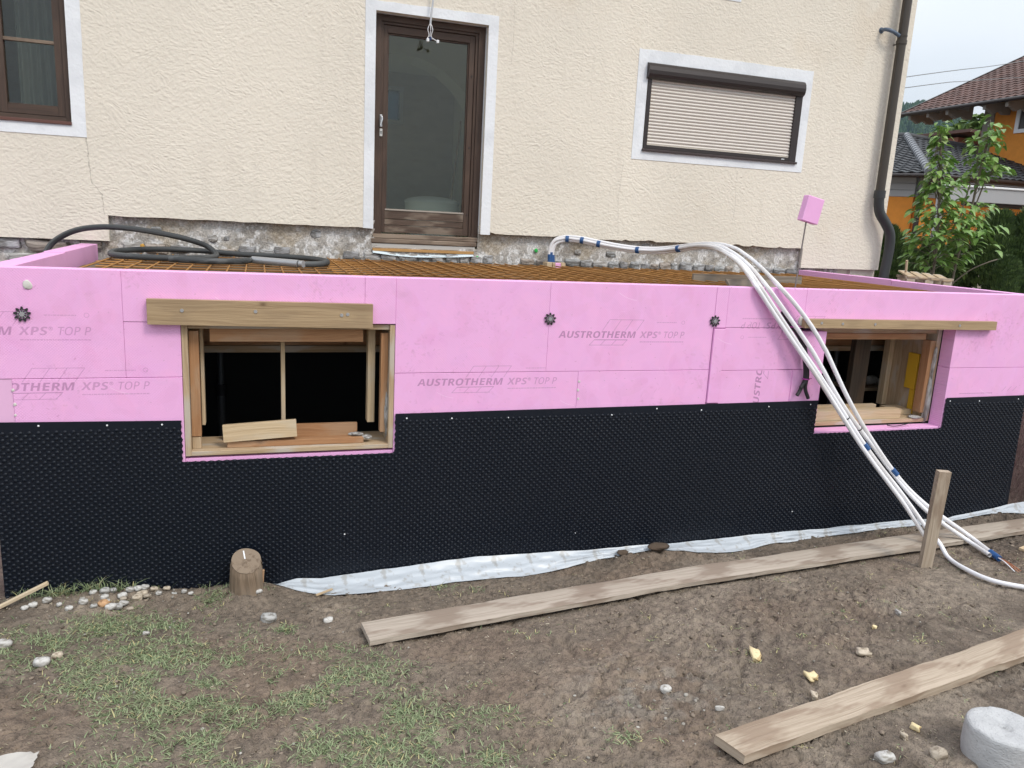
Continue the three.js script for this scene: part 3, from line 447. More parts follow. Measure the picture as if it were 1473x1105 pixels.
  mesh('offcut', box(.425, .105, .045, .003).rotateX(-.12).rotateZ(.055).translate(-.0, 1.052, -.062), M.pine, fr).userData.label = 'pale timber offcut standing on the sill of the left opening';
  mesh('mortar_smear', [stoneGeo(3, .05, .012, .03, .7, 2).translate(.58, 1.0, -.1), stoneGeo(4, .03, .012, .025, .7, 2).translate(.64, .985, -.08), stoneGeo(7, .012, .16, .008, .5, 2).translate(.764, 1.36, -.06), stoneGeo(9, .016, .12, .008, .6, 2).translate(.762, 1.13, -.05)], M.stones[2], fr);
  // joists under the deck and posts
  for (const z of [-.82, -1.5, -2.2]) { const j = em('joist', [slab(-1.03, 5.79, 1.455, 1.86, z - .03, z + .03, .003, z)], M.orange); mesh('flange', [slab(-1.03, 5.79, 1.408, 1.454, z - .045, z + .045, .003, z + 4)], M.dirtyPine, j); }
  for (const [x, z] of [[5.25, -1.25], [2.6, -1.3], [-.3, -1.9]]) { const pr = em('steel_prop', [rod([x, .03, z], [x, .9, z], .03, 12), rod([x, .9, z], [x, 1.86, z], .024, 12)], std({ color: lin(.16, .17, .18), roughness: .5, metalness: .5 })); mesh('prop_collar', rod([x, .86, z], [x, .95, z], .045, 12), M.blackMatt, pr); }
  // ---- formwork in the right opening
  const fr2 = em('window_formwork', [slab(4.037, 4.062, .93, 1.711, -.40, -.125), slab(5.235, 5.275, .93, 1.711, -.62, -.125), slab(4.062, 5.235, .925, .955, -.40, -.123), slab(4.062, 5.235, 1.66, 1.705, -.40, -.14)], M.dirtyPine); fr2.userData.label = 'timber formwork lining the right opening';
  mesh('batten', slab(5.185, 5.234, 1.0, 1.60, -.215, -.135), M.orange, fr2); mesh('batten', slab(5.185, 5.234, .97, 1.655, -.615, -.55), M.pine, fr2); mesh('batten', slab(4.10, 5.0, .956, 1.035, -.22, -.145, .003), M.pine, fr2); mesh('batten', slab(4.09, 4.92, .956, 1.03, -.38, -.335), M.pine, fr2); mesh('batten', slab(4.12, 5.12, 1.612, 1.659, -.2, -.13), M.orange, fr2); mesh('batten', slab(5.05, 5.22, .956, 1.0, -.42, -.25), M.pine, fr2);
  mesh('yellow_panel', [slab(5.205, 5.234, 1.17, 1.47, -.36, -.25, .003), slab(5.21, 5.2345, .96, 1.168, -.30, -.25, .003)], M.yellow, fr2).userData.label = 'yellow painted formwork panel';
  mesh('brace', slab(4.775, 4.935, .03, 1.86, -.56, -.50, .004), M.oldDark, fr2).userData.label = 'dark weathered plank standing in the right opening';
  mesh('mortar_smear', [stoneGeo(13, .014, .2, .03, .5, 2).translate(5.232, 1.1, -.128), stoneGeo(15, .05, .012, .04, .6, 2).translate(5.15, .965, -.14), stoneGeo(17, .012, .14, .02, .5, 2).translate(5.236, 1.4, -.128)], M.stones[2], fr2);
  mesh('wire_offcut', tube([[4.78, .93, -.05], [4.82, .926, -.03], [4.93, .932, -.035], [5.03, .945, -.05]], .004, 6, 6), M.blackMatt, fr2);

  { const sh = em('inner_shelf', slab(5.15, 5.80, 1.02, 1.05, -1.15, -.85, .003), M.dirtyPine); for (let k = 0; k < 6; k++) mesh('rubble_lump', stoneGeo(60 + k, .06 + .03 * hash(k, 1), .05, .06, .5, 1), M.pebbles[4], sh, [5.22 + k * .1, 1.085 + .02 * hash(k, 2), -1.0 + .1 * hash(k, 3)]); em('steel_prop', [rod([5.66, .03, -.80], [5.66, 1.86, -.80], .03, 12)], std({ color: lin(.16, .17, .18), roughness: .5, metalness: .5 })); }
  // ---- timber lintel boards screwed across the openings
  const lint = (x0, y0a, y0b, x1, h0, h1, screws, label) => {
    const g = box(x1 - x0, 1, .042, .003), p = g.attributes.position; for (let i = 0; i < p.count; i++) { const t = (p.getX(i) + (x1 - x0) / 2) / (x1 - x0), y = p.getY(i) + .5; p.setXYZ(i, p.getX(i) + (x0 + x1) / 2, mix(y0a, y0b, t) + y * mix(h0, h1, t), p.getZ(i) + .026); }
    boxUV(g, x1 - x0, .14, .042, x0); g.computeVertexNormals(); const o = em('lintel_board', g, M.lintel); o.userData.label = label;
    for (const [x, y] of screws) mesh('screw_head', new THREE.CylinderGeometry(.010, .011, .005, 10).rotateX(Math.PI / 2), M.steel, o, [x, y, .048]);
  };
  lint(-.585, 1.710, 1.696, .655, .142, .146, [[-.405, 1.79], [-.015, 1.79], [.47, 1.775], [.505, 1.78]], 'broad timber board screwed across the left opening');
  lint(3.786, 1.722, 1.717, 5.64, .066, .069, [[4.12, 1.756], [4.42, 1.755], [5.25, 1.752], [3.93, 1.76]], 'narrow timber board screwed across the right opening');
}

// ================================================================ ON THE DECK
{ // reinforcement mesh
  const rm = thing('rebar_mesh', 'rusty brown reinforcement mesh lying flat on the deck', 'rebar mesh', [2.4, 1.9, -1.4]), r = rng(8);
  for (let z = -.30, k = 0; z > -2.74; z -= .24, k++) { const x0 = -1.14 + r() * .12 - 2.4, x1 = 5.72 + r() * .06 - 2.4; mesh('bar', rod([x0, .028 + .002 * (r() - .5), z + 1.4], [x1, .028, z + 1.4 + .01 * (r() - .5)], .0062, 6), M.rust, rm); }
  for (let x = -1.08; x < 5.75; x += .125) mesh('bar', rod([x - 2.4, .0385, -.24 + 1.4 - r() * .04], [x - 2.4 + .012 * (r() - .5), .0385, -2.72 + 1.4], .0062, 6), M.rust, rm);
  const rm2 = thing('rebar_mesh', 'second rusty reinforcement mesh lapped over the right part of the deck', 'rebar mesh', [3.4, 1.915, -1.4]);
  for (let z = -.36; z > -2.7; z -= .21) mesh('bar', rod([-2.9 + r() * .1, .034, z + 1.4], [2.35, .034, z + 1.4], .0055, 6), M.rust, rm2);
  for (let x = -2.8; x < 2.3; x += .11) mesh('bar', rod([x, .0445, 1.12], [x + .15 * (r() - .5), .0445, -1.3], .0052, 6), M.rust, rm2);
}
{ // vibrator hose
  const h = thing('rubber_hose', 'thick grey black rubber hose coiled on the deck in front of the house wall', 'hose', [-.3, 1.95, -2.2]); const o = p => p.map(([x, y, z]) => [x + .3, y - 1.95, z + 2.2]);
  const run = [[-1.72, 1.80, -2.62], [-1.63, 1.985, -2.65], [-1.543, 2.058, -2.62], [-1.408, 2.122, -2.55], [-1.211, 2.159, -2.45], [-.998, 2.159, -2.4], [-.754, 2.13, -2.38], [-.54, 2.085, -2.4], [-.40, 2.03, -2.48], [-.345, 1.985, -2.42], [-.33, 1.97, -2.2], [-.38, 1.97, -1.95], [-.552, 1.97, -1.74], [-.744, 1.97, -1.71], [-.93, 1.97, -1.782], [-1.053, 1.97, -1.938], [-1.10, 1.972, -2.193], [-1.08, 1.975, -2.42], [-.93, 1.985, -2.52], [-.745, 1.992, -2.56], [-.48, 1.99, -2.56], [-.148, 1.975, -2.5], [.175, 1.972, -2.45], [.404, 1.97, -2.34], [.535, 1.97, -2.06], [.525, 1.97, -1.74], [.422, 1.97, -1.53], [.307, 1.97, -1.495]];
  mesh('hose', [tube(o(run), .0235, 8, 12)], M.rubber, h); mesh('hose', tube(o([[-.043, 1.97, -1.811], [-.127, 1.97, -1.62], [-.29, 1.97, -1.50], [-.457, 1.97, -1.537], [-.62, 1.97, -1.63]]), .0235, 8, 12), M.rubber, h);
  mesh('metal_coupling', [rod(...o([[.30, 1.972, -1.50], [-.035, 1.972, -1.80]]), .029, 16), rod(...o([[.31, 1.972, -1.49], [.335, 1.972, -1.468]]), .026, 16)], M.alu, h);
}
tag(mesh('grey_board', [box(1.12, .085, .026, .003).rotateX(-.05).rotateZ(.003)], M.plankOld, scene, [4.12, 1.977, -1.18]), 'long grey board on edge on the deck, behind the white cables', 'board');
tag(mesh('grey_board', [box(.50, .11, .024, .003).rotateX(-.9).rotateY(.05)], M.plankOld, scene, [3.72, 1.98, -.52]), 'short split grey board on the deck against the pink wall top', 'board');
{ // marker
  const f = thing('height_marker', 'pink foam block stuck on a thin steel rod above the deck', 'marker', [3.887, 1.9, -.25]);
  mesh('steel_rod', rod([0, 0, 0], [.03, .6, 0], .0055, 8), std({ color: lin(.22, .2, .19), roughness: .6, metalness: .4 }), f);
  mesh('foam_block', box(.152, .188, .06, .006).rotateZ(-.2).rotateY(.02).translate(.058, .672, 0), M.pink, f);
}
{ const b = thing('pipe_sleeve', 'small wooden box with a pink foam filling round the foot of the white cables', 'sleeve', [2.86, 1.93, -2.7]);
  for (const [x, m, w] of [[-.075, M.pine, .055], [-.025, M.dirtyPine, .03], [.075, M.pine, .045]]) mesh('timber_side', box(w, .07, .12, .003).translate(x, .03, .02), m, b); mesh('foam_filling', box(.07, .06, .1, .006).translate(.025, .03, .02), M.pink, b); }
tag(mesh('leaf_scrap', stoneGeo(5, .02, .028, .008, .6, 1), std({ color: lin(.55, .30, .06) }), scene, [-.93, 2.0, -2.6]), 'small orange yellow scrap on the deck behind the hose', 'scrap');

// ---- white insulated lines that arch from the deck over the wall to the ground
{
  const A = [[2.84, 1.994, -2.72], [2.829, 2.13, -2.718], [2.863, 2.22, -2.705], [2.959, 2.258, -2.667], [3.09, 2.254, -2.595], [3.231, 2.23, -2.495], [3.381, 2.205, -2.378], [3.54, 2.189, -2.245], [3.684, 2.194, -2.087], [3.795, 2.225, -1.895], [3.866, 2.259, -1.69], [3.901, 2.274, -1.495], [3.909, 2.27, -1.287], [3.878, 2.24, -1.03], [3.852, 2.219, -0.923], [3.825, 2.198, -0.817], [3.795, 2.177, -0.71], [3.77, 2.154, -0.614], [3.74, 2.13, -0.513], [3.706, 2.107, -0.41], [3.67, 2.085, -0.309], [3.632, 2.063, -0.208], [3.587, 2.043, -0.099], [3.541, 2.023, 0.009], [3.561, 1.997, 0.029], [3.592, 1.969, 0.035], [3.627, 1.94, 0.038], [3.661, 1.91, 0.041], [3.696, 1.878, 0.044], [3.731, 1.845, 0.047], [3.765, 1.811, 0.05], [3.799, 1.775, 0.053], [3.833, 1.739, 0.057], [3.865, 1.701, 0.06], [3.896, 1.663, 0.065], [3.925, 1.625, 0.069], [3.953, 1.586, 0.074], [3.983, 1.547, 0.078], [4.054, 1.42, 0.104], [4.146, 1.261, 0.134], [4.27, 1.066, 0.176], [4.415, 0.862, 0.229], [4.552, 0.683, 0.287], [4.677, 0.541, 0.348], [4.81, 0.425, 0.406], [4.966, 0.319, 0.463], [5.19, 0.183, 0.49], [5.106, 0.165, 0.776]];
  const B = [[2.86, 1.967, -2.72], [2.849, 2.103, -2.718], [2.883, 2.193, -2.705], [2.979, 2.232, -2.667], [3.11, 2.228, -2.595], [3.251, 2.203, -2.495], [3.402, 2.178, -2.378], [3.561, 2.163, -2.245], [3.705, 2.168, -2.087], [3.816, 2.2, -1.895], [3.878, 2.239, -1.69], [3.888, 2.26, -1.482], [3.862, 2.25, -1.237], [3.831, 2.228, -1.09], [3.796, 2.203, -0.942], [3.748, 2.175, -0.782], [3.673, 2.146, -0.592], [3.626, 2.113, -0.449], [3.57, 2.08, -0.299], [3.507, 2.048, -0.147], [3.435, 2.02, 0.011], [3.459, 1.985, 0.032], [3.492, 1.95, 0.037], [3.526, 1.915, 0.04], [3.561, 1.878, 0.044], [3.596, 1.841, 0.047], [3.633, 1.802, 0.051], [3.669, 1.763, 0.054], [3.706, 1.724, 0.058], [3.743, 1.684, 0.062], [3.778, 1.644, 0.067], [3.813, 1.604, 0.072], [3.848, 1.564, 0.077], [3.946, 1.43, 0.099], [4.042, 1.282, 0.129], [4.151, 1.133, 0.16], [4.281, 0.983, 0.191], [4.42, 0.826, 0.23], [4.552, 0.664, 0.286], [4.675, 0.512, 0.357], [4.798, 0.39, 0.425], [4.942, 0.284, 0.482], [5.12, 0.172, 0.54], [5.051, 0.167, 0.805]];
  const C = [[2.824, 1.973, -2.72], [2.812, 2.108, -2.718], [2.846, 2.199, -2.705], [2.942, 2.237, -2.667], [3.074, 2.233, -2.595], [3.214, 2.208, -2.495], [3.365, 2.184, -2.378], [3.524, 2.168, -2.245], [3.668, 2.173, -2.087], [3.78, 2.205, -1.895], [3.844, 2.239, -1.69], [3.855, 2.25, -1.482], [3.828, 2.237, -1.245], [3.8, 2.218, -1.109], [3.769, 2.198, -0.973], [3.725, 2.174, -0.822], [3.636, 2.149, -0.614], [3.595, 2.12, -0.485], [3.546, 2.091, -0.355], [3.495, 2.064, -0.232], [3.437, 2.04, -0.107], [3.379, 2.017, 0.016], [3.398, 1.986, 0.031], [3.426, 1.952, 0.036], [3.456, 1.918, 0.04], [3.487, 1.883, 0.043], [3.519, 1.846, 0.047], [3.552, 1.808, 0.05], [3.586, 1.769, 0.054], [3.621, 1.729, 0.058], [3.657, 1.688, 0.062], [3.693, 1.646, 0.067], [3.731, 1.602, 0.072], [3.768, 1.559, 0.078], [3.89, 1.416, 0.104], [4.019, 1.251, 0.14], [4.16, 1.068, 0.18], [4.311, 0.874, 0.226], [4.456, 0.694, 0.284], [4.579, 0.545, 0.346], [4.664, 0.419, 0.416], [4.735, 0.295, 0.5], [4.785, 0.2, 0.6], [4.745, 0.147, 0.723], [4.644, 0.171, 0.971], [4.631, 0.191, 1.181], [4.73, 0.208, 1.335], [4.904, 0.222, 1.457]];
  const D = [[2.849, 1.952, -2.72], [2.837, 2.089, -2.718], [2.872, 2.179, -2.705], [2.968, 2.217, -2.667], [3.099, 2.213, -2.595], [3.24, 2.189, -2.495], [3.391, 2.164, -2.378], [3.55, 2.149, -2.245], [3.694, 2.154, -2.087], [3.806, 2.186, -1.895], [3.867, 2.224, -1.69], [3.865, 2.239, -1.47], [3.818, 2.223, -1.205], [3.78, 2.202, -1.058], [3.738, 2.179, -0.91], [3.618, 2.158, -0.655], [3.583, 2.13, -0.536], [3.536, 2.101, -0.407], [3.481, 2.072, -0.272], [3.417, 2.043, -0.129], [3.348, 2.017, 0.014], [3.367, 1.984, 0.031], [3.394, 1.952, 0.036], [3.421, 1.92, 0.039], [3.45, 1.886, 0.043], [3.481, 1.851, 0.046], [3.512, 1.815, 0.049], [3.545, 1.777, 0.053], [3.579, 1.739, 0.057], [3.612, 1.702, 0.06], [3.643, 1.667, 0.064], [3.672, 1.634, 0.068], [3.701, 1.601, 0.073], [3.73, 1.568, 0.077], [3.853, 1.422, 0.104], [3.986, 1.253, 0.14], [4.128, 1.065, 0.18], [4.269, 0.879, 0.226], [4.398, 0.714, 0.28], [4.511, 0.575, 0.331], [4.603, 0.453, 0.385], [4.683, 0.332, 0.438], [4.755, 0.185, 0.53]];
  const names = ['rightmost white line arching over the wall, taped blue at its end', 'white line beside the rightmost one, ending in a blue taped pair', 'white line that trails past the stake along the soil to the right edge', 'leftmost white line, ending on the soil behind the stake'];
  const tape = (o, P, i, len = .05, r = .019, m = M.tape) => { const a = V3(...P[i]), b = V3(...P[i + 1]), d = b.clone().sub(a).normalize(); mesh(m === M.tape ? 'blue_tape' : 'black_tie', rod(a.toArray(), a.clone().addScaledVector(d, len).toArray(), r, 12), m, o); };
  const os = [A, B, C, D].map((P, k) => { const R = .016, o = mesh('white_cable', [tube(P, R, 8, 12), cap(P, 0, R)], M.cable); tag(o, names[k], 'insulated line'); return o; });
  for (const [P, o] of [[A, os[0]], [B, os[1]], [C, os[2]], [D, os[3]]]) { tape(o, P, 0, .10, .0200); }
  for (const i of [3, 4, 5, 7, 9]) { const a = V3(...B[i]).add(V3(...C[i])).multiplyScalar(.5), b = V3(...B[i + 1]).add(V3(...C[i + 1])).multiplyScalar(.5), d = b.sub(a).normalize(); mesh('blue_tape', rod(a.toArray(), a.clone().addScaledVector(d, .034).toArray(), .035, 14), M.tape, os[1]); }
  const low = (P, y) => P.findIndex((q, i) => i > 10 && q[1] < y); tape(os[2], C, low(C, .96), .055, .022); tape(os[0], A, low(A, .72), .06, .022); tape(os[1], B, low(B, 1.08), .008, .019, M.blackMatt); tape(os[2], C, low(C, 1.12), .008, .019, M.blackMatt);
  { const e = A[A.length - 1], f = A[A.length - 2], dx = e[0] - f[0], dz = e[2] - f[2], l = Math.hypot(dx, dz), u = dx / l, w = dz / l, q = (s, y, o = 0) => [e[0] + u * s - w * o, y, e[2] + w * s + u * o]; mesh('blue_tape', rod(q(-.02, e[1]), q(.085, e[1] - .004), .023, 12), M.tape, os[0]); for (const [k, d] of [[0, .01], [1, -.012], [2, 0]]) mesh('copper_end', tube([q(.07, e[1], d * .4), q(.15, e[1] + .004, d), q(.3, e[1] - .01, d * 2.5)], .0045, 6, 6), k ? M.copper : M.cable, os[0]); }
}
// ---- bunch of short black cables
{
  const labs = ['black cable of the taped bunch, its end turned to the left', 'black cable of the taped bunch, its end lowest of the three', 'black cable of the taped bunch, with the shortest end'];
  const base = [[3.60, 1.83, .02], [3.69, 1.729, .028], [3.779, 1.627, .03], [3.819, 1.523, .032], [3.855, 1.34, .034]];
  const ends = [[[3.83, 1.26, .034], [3.80, 1.215, .04]], [[3.87, 1.27, .034], [3.905, 1.19, .04]], [[3.835, 1.30, .048], [3.815, 1.275, .05]]];
  ends.forEach((e, k) => { const off = [[0, 0, 0], [.018, .006, 0], [.008, 0, .015]][k], P = [...base.map(p => [p[0] + off[0], p[1] + off[1], p[2] + off[2]]), ...e]; const o = mesh('black_cable', [tube(P, .0135, 8, 8), cap(P, 0, .0135)], M.blackMatt); tag(o, labs[k], 'cable');
    if (!k) for (const i of [1, 4]) { const p = base[i]; mesh('cable_tie', [new THREE.TorusGeometry(.024, .005, 6, 16).rotateX(Math.PI / 2).translate(p[0] + .008, p[1], p[2] + .004), box(.03, .006, .004, .001).translate(p[0] + .04, p[1] + .004, p[2] + .01)], M.magenta, o); } });
}

// ================================================================ THE GROUND
const g0 = x => interp(x, [-3, -1.4, -.32, .05, 1, 3, 5, 6.3, 8], [.16, .14, .07, .05, .03, .05, .07, .10, .12]);
function gSmooth(x, z) {                                             // soil level without the fine relief
  let h = g0(x) + .10 * clamp(z - .15, 0, 6);
  h += .075 * Math.exp(-((x + .08) ** 2) / .05 - ((z - .13) ** 2) / .02);                       // little mound round the stump
  h += .05 * Math.exp(-((x + .75) ** 2) / .25 - ((z - .10) ** 2) / .02);                        // gravel heap at the foot of the membrane
  h += .05 * Math.exp(-((x - 2.75) ** 2) / .12 - ((z - .12) ** 2) / .012) + .04 * Math.exp(-((x - 4.9) ** 2) / .2 - ((z - .16) ** 2) / .008) + .06 * Math.exp(-((x - 5.9) ** 2) / .15 - ((z - .13) ** 2) / .01);
  h += .03 * (fbm(x * 1.2 + 5, z * 1.5 + 9, 3) - .5);
  const up = sstep(6.32, 7.0, x - .35 * clamp(z, 0, 1.2) + .12 * (fbm(x * 3, z * 3, 3) - .5)) * sstep(1.2, -.2, z) ; h = mix(h, 1.74 + .02 * fbm(x * .3, z * .3, 2), up);
  return h;
}
const grassAt = (x, z) => {                                          // how grassy the soil is, 0 to 1
  let d = 0; for (const [a, b, r, w] of GRASS) { const q = Math.hypot(x - a, (z - b) * 1.15) / r; if (q < 1.6) d = Math.max(d, w * Math.exp(-q * q * 1.4)); } return d * sstep(.30, .58, fbm(x * 5 + 3, z * 5, 4)) * (.35 + .9 * fbm(x * 15, z * 15, 2));
};
const GRASS = [[-1.25, .62, .24, .75], [-1.0, .68, .26, .8], [-.83, .43, .22, .9], [-.62, .47, .17, .75], [-.62, .95, .36, .95], [-.35, .75, .25, .7], [-.30, 1.25, .42, 1.1], [-.05, 1.32, .40, 1.1], [.18, 1.45, .36, 1], [-.05, 1.75, .45, 1.2], [.25, 1.85, .35, 1.1], [.50, 1.68, .28, .75], [-.26, 1.01, .22, .8], [.42, 1.25, .25, .6], [.82, 1.66, .16, .55], [.95, 1.76, .13, .6], [.9, 2.06, .12, .65], [.35, .98, .10, .7], [-.27, .19, .08, .8], [1.12, .211, .07, .8], [.47, .46, .08, .6], [1.27, .31, .06, .6], [-.1, 2.05, .3, 1.1], [.62, 2.0, .18, .6], [.12, .62, .07, .6], [1.45, 2.1, .1, .5], [-.42, .55, .12, .7]];
function relief(x, z) {
  const cl = fbm(x * 9, z * 9, 3), cr = Math.abs(2 * fbm(x * 5.5 + 20 + .4 * vnoise(x * 20, z * 20), z * 5.5 + .4 * vnoise(x * 20 + 9, z * 20), 3) - 1);
  const rough = sstep(.42, .62, fbm(x * 1.3 + 8, z * 1.6 + 3, 3)), path = sstep(2.9, 2.2, Math.abs(x - 2.6) + .2);
  let h = .020 * (cl - .5) * (.5 + rough) + .024 * (fbm(x * 30, z * 30, 3) - .5) * (.5 + rough) + .006 * (vnoise(x * 75, z * 75) - .5) * (.5 + rough); const cell = Math.abs(2 * vnoise(x * 16 + 2 * vnoise(x * 7, z * 7), z * 22) - 1); h -= .022 * sstep(.12, 0, cell) * sstep(.42, .56, fbm(x * 1.9 + 31, z * 2.3 + 14, 3));
  h -= .013 * sstep(.05, .0, cr) * sstep(.45, .6, fbm(x * 1.7, z * 1.7 + 40, 2)) ;
  // prints of a tyre and of boots in the damp soil
  for (const [a, b, r, t, n] of [[2.55, 1.42, .42, .5, 21], [3.05, 1.15, .4, -.3, 19], [2.0, 1.25, .28, .9, 24], [3.6, 1.25, .3, .2, 22], [1.55, 1.2, .2, .1, 24]]) { const dx = x - a, dz = z - b, q = dx * dx + dz * dz; if (q < r * r * 1.7) { const s = Math.sin((dx * Math.cos(t) + dz * Math.sin(t)) * n * 2.6 + 7 * fbm(x * 5, z * 5, 2)), m = Math.exp(-q / (r * r) * 1.6) * sstep(.38, .6, fbm(x * 6 + n, z * 6, 3)); h += m * (.013 * s - .010); } }
  return h * (path * 0 + 1);
}
const ground = (x, z) => gSmooth(x, z) + relief(x, z) * .6;
{
  const xs = [], zs = []; for (const v of [-2600, -900, -400, -150, -80, -40, -20, -12, -8, -6, -4.5, -3.5, -2.8, -2.3]) xs.push(v); for (let v = -1.9; v < 6.6; v += .0125) xs.push(v); for (let v = 6.6; v < 9; v += .06) xs.push(v); for (const v of [9.2, 9.6, 10, 11, 12, 14, 17, 20, 25, 32, 45, 70, 120, 250, 600, 1300, 2600]) xs.push(v);
  for (const v of [-2600, -1300, -600, -250, -120, -70, -45, -32, -25, -20, -16, -13, -11, -9.4, -9.2, -8, -7, -6, -5, -4.4, -4, -3.6, -3.2, -2.9, -2.6, -2.2, -1.8, -1.4, -1, -.9]) zs.push(v); for (let v = -.8; v < -.11; v += .03) zs.push(v); for (let v = -.10; v < 2.95; v += .0125) zs.push(v); for (const v of [3, 3.2, 3.5, 4, 4.6, 5.3, 6.2, 7.5, 10, 15, 25, 45, 90, 250, 900, 2600]) zs.push(v);
  const nx = xs.length, nz = zs.length, P = new Float32Array(nx * nz * 3), Cc = new Float32Array(nx * nz * 3), U = new Float32Array(nx * nz * 2), I = [];
  for (let j = 0; j < nz; j++) for (let i = 0; i < nx; i++) {
    const x = xs[i], z = zs[j], k = j * nx + i, fine = (x > -2 && x < 7.8 && z > -.12 && z < 3) || (x > 6.2 && x < 9 && z > -1.6 && z < 3); let h = gSmooth(x, z) + (fine ? relief(x, z) : 0);
    if ((x > -1.2 && x < 6.05 && z < -.07 && z > -3) || (x > -6.4 && x < 6.9 && z < -2.95 && z > -9.1)) h = -.45;
    P.set([x, h, z], k * 3); U.set([x / 1.6, z / 1.6], k * 2);
    let c = [.185, .148, .114]; const damp = sstep(.42, .66, fbm(x * 1.1 + 2, z * 1.6 + 6, 4)); c = mix3(c, [.105, .081, .062], damp); const dry = sstep(.5, .72, fbm(x * 2.2 + 30, z * 2.6, 4)); c = mix3(c, [.25, .205, .16], dry * .85);
    const red = sstep(.45, .7, fbm(x * 1.7 + 60, z * 2.1 + 8, 3)); c = mix3(c, [.18, .128, .092], red * .45); if (fine) { const gr = clamp(grassAt(x, z) * 1.3); c = mix3(c, [.125, .122, .072], gr * .8); const gv = Math.exp(-((x - 1.75) ** 2) / .12 - ((z - 1.75) ** 2) / .08) * sstep(.45, .6, fbm(x * 14, z * 14, 3)); c = mix3(c, [.23, .205, .175], clamp(gv * .8)); }
    if (x > 6.2) c = mix3(c, [.21, .17, .13], .6); const m = .7 + .6 * fbm(x * 22, z * 22, 3); Cc.set(c.map(q => q * m), k * 3);
    if (i < nx - 1 && j < nz - 1) I.push(k, k + nx, k + 1, k + 1, k + nx, k + nx + 1);
  }
  const g = new THREE.BufferGeometry(); g.setAttribute('position', new THREE.BufferAttribute(P, 3)); g.setAttribute('color', new THREE.BufferAttribute(Cc, 3)); g.setAttribute('uv', new THREE.BufferAttribute(U, 2)); g.setIndex(I); g.computeVertexNormals();
  const sc = tex(1024, 1024, (u, v) => { const a = tfbm(u * 64, v * 64, 64, 4), b = tnoise(u * 330, v * 330, 330), st = tnoise(u * 420 + 7, v * 140, 140 * 3); let k = .42 + .9 * a + .35 * (b - .5); let c = [k, k, k]; if (b > .965) c = [1.0, .97, .92]; else if (st > .975) c = [1, .93, .74]; else if (b < .05) c = c.map(q => q * .55); return c; });
  const sb = tex(1024, 1024, (u, v) => .6 * tfbm(u * 90, v * 90, 90, 4) + .4 * tnoise(u * 330, v * 330, 330), false);
  const o = mesh('ground', g, std({ vertexColors: true, map: sc, bumpMap: sb, bumpScale: .013, roughness: .96 })); o.userData.kind = 'structure';
}
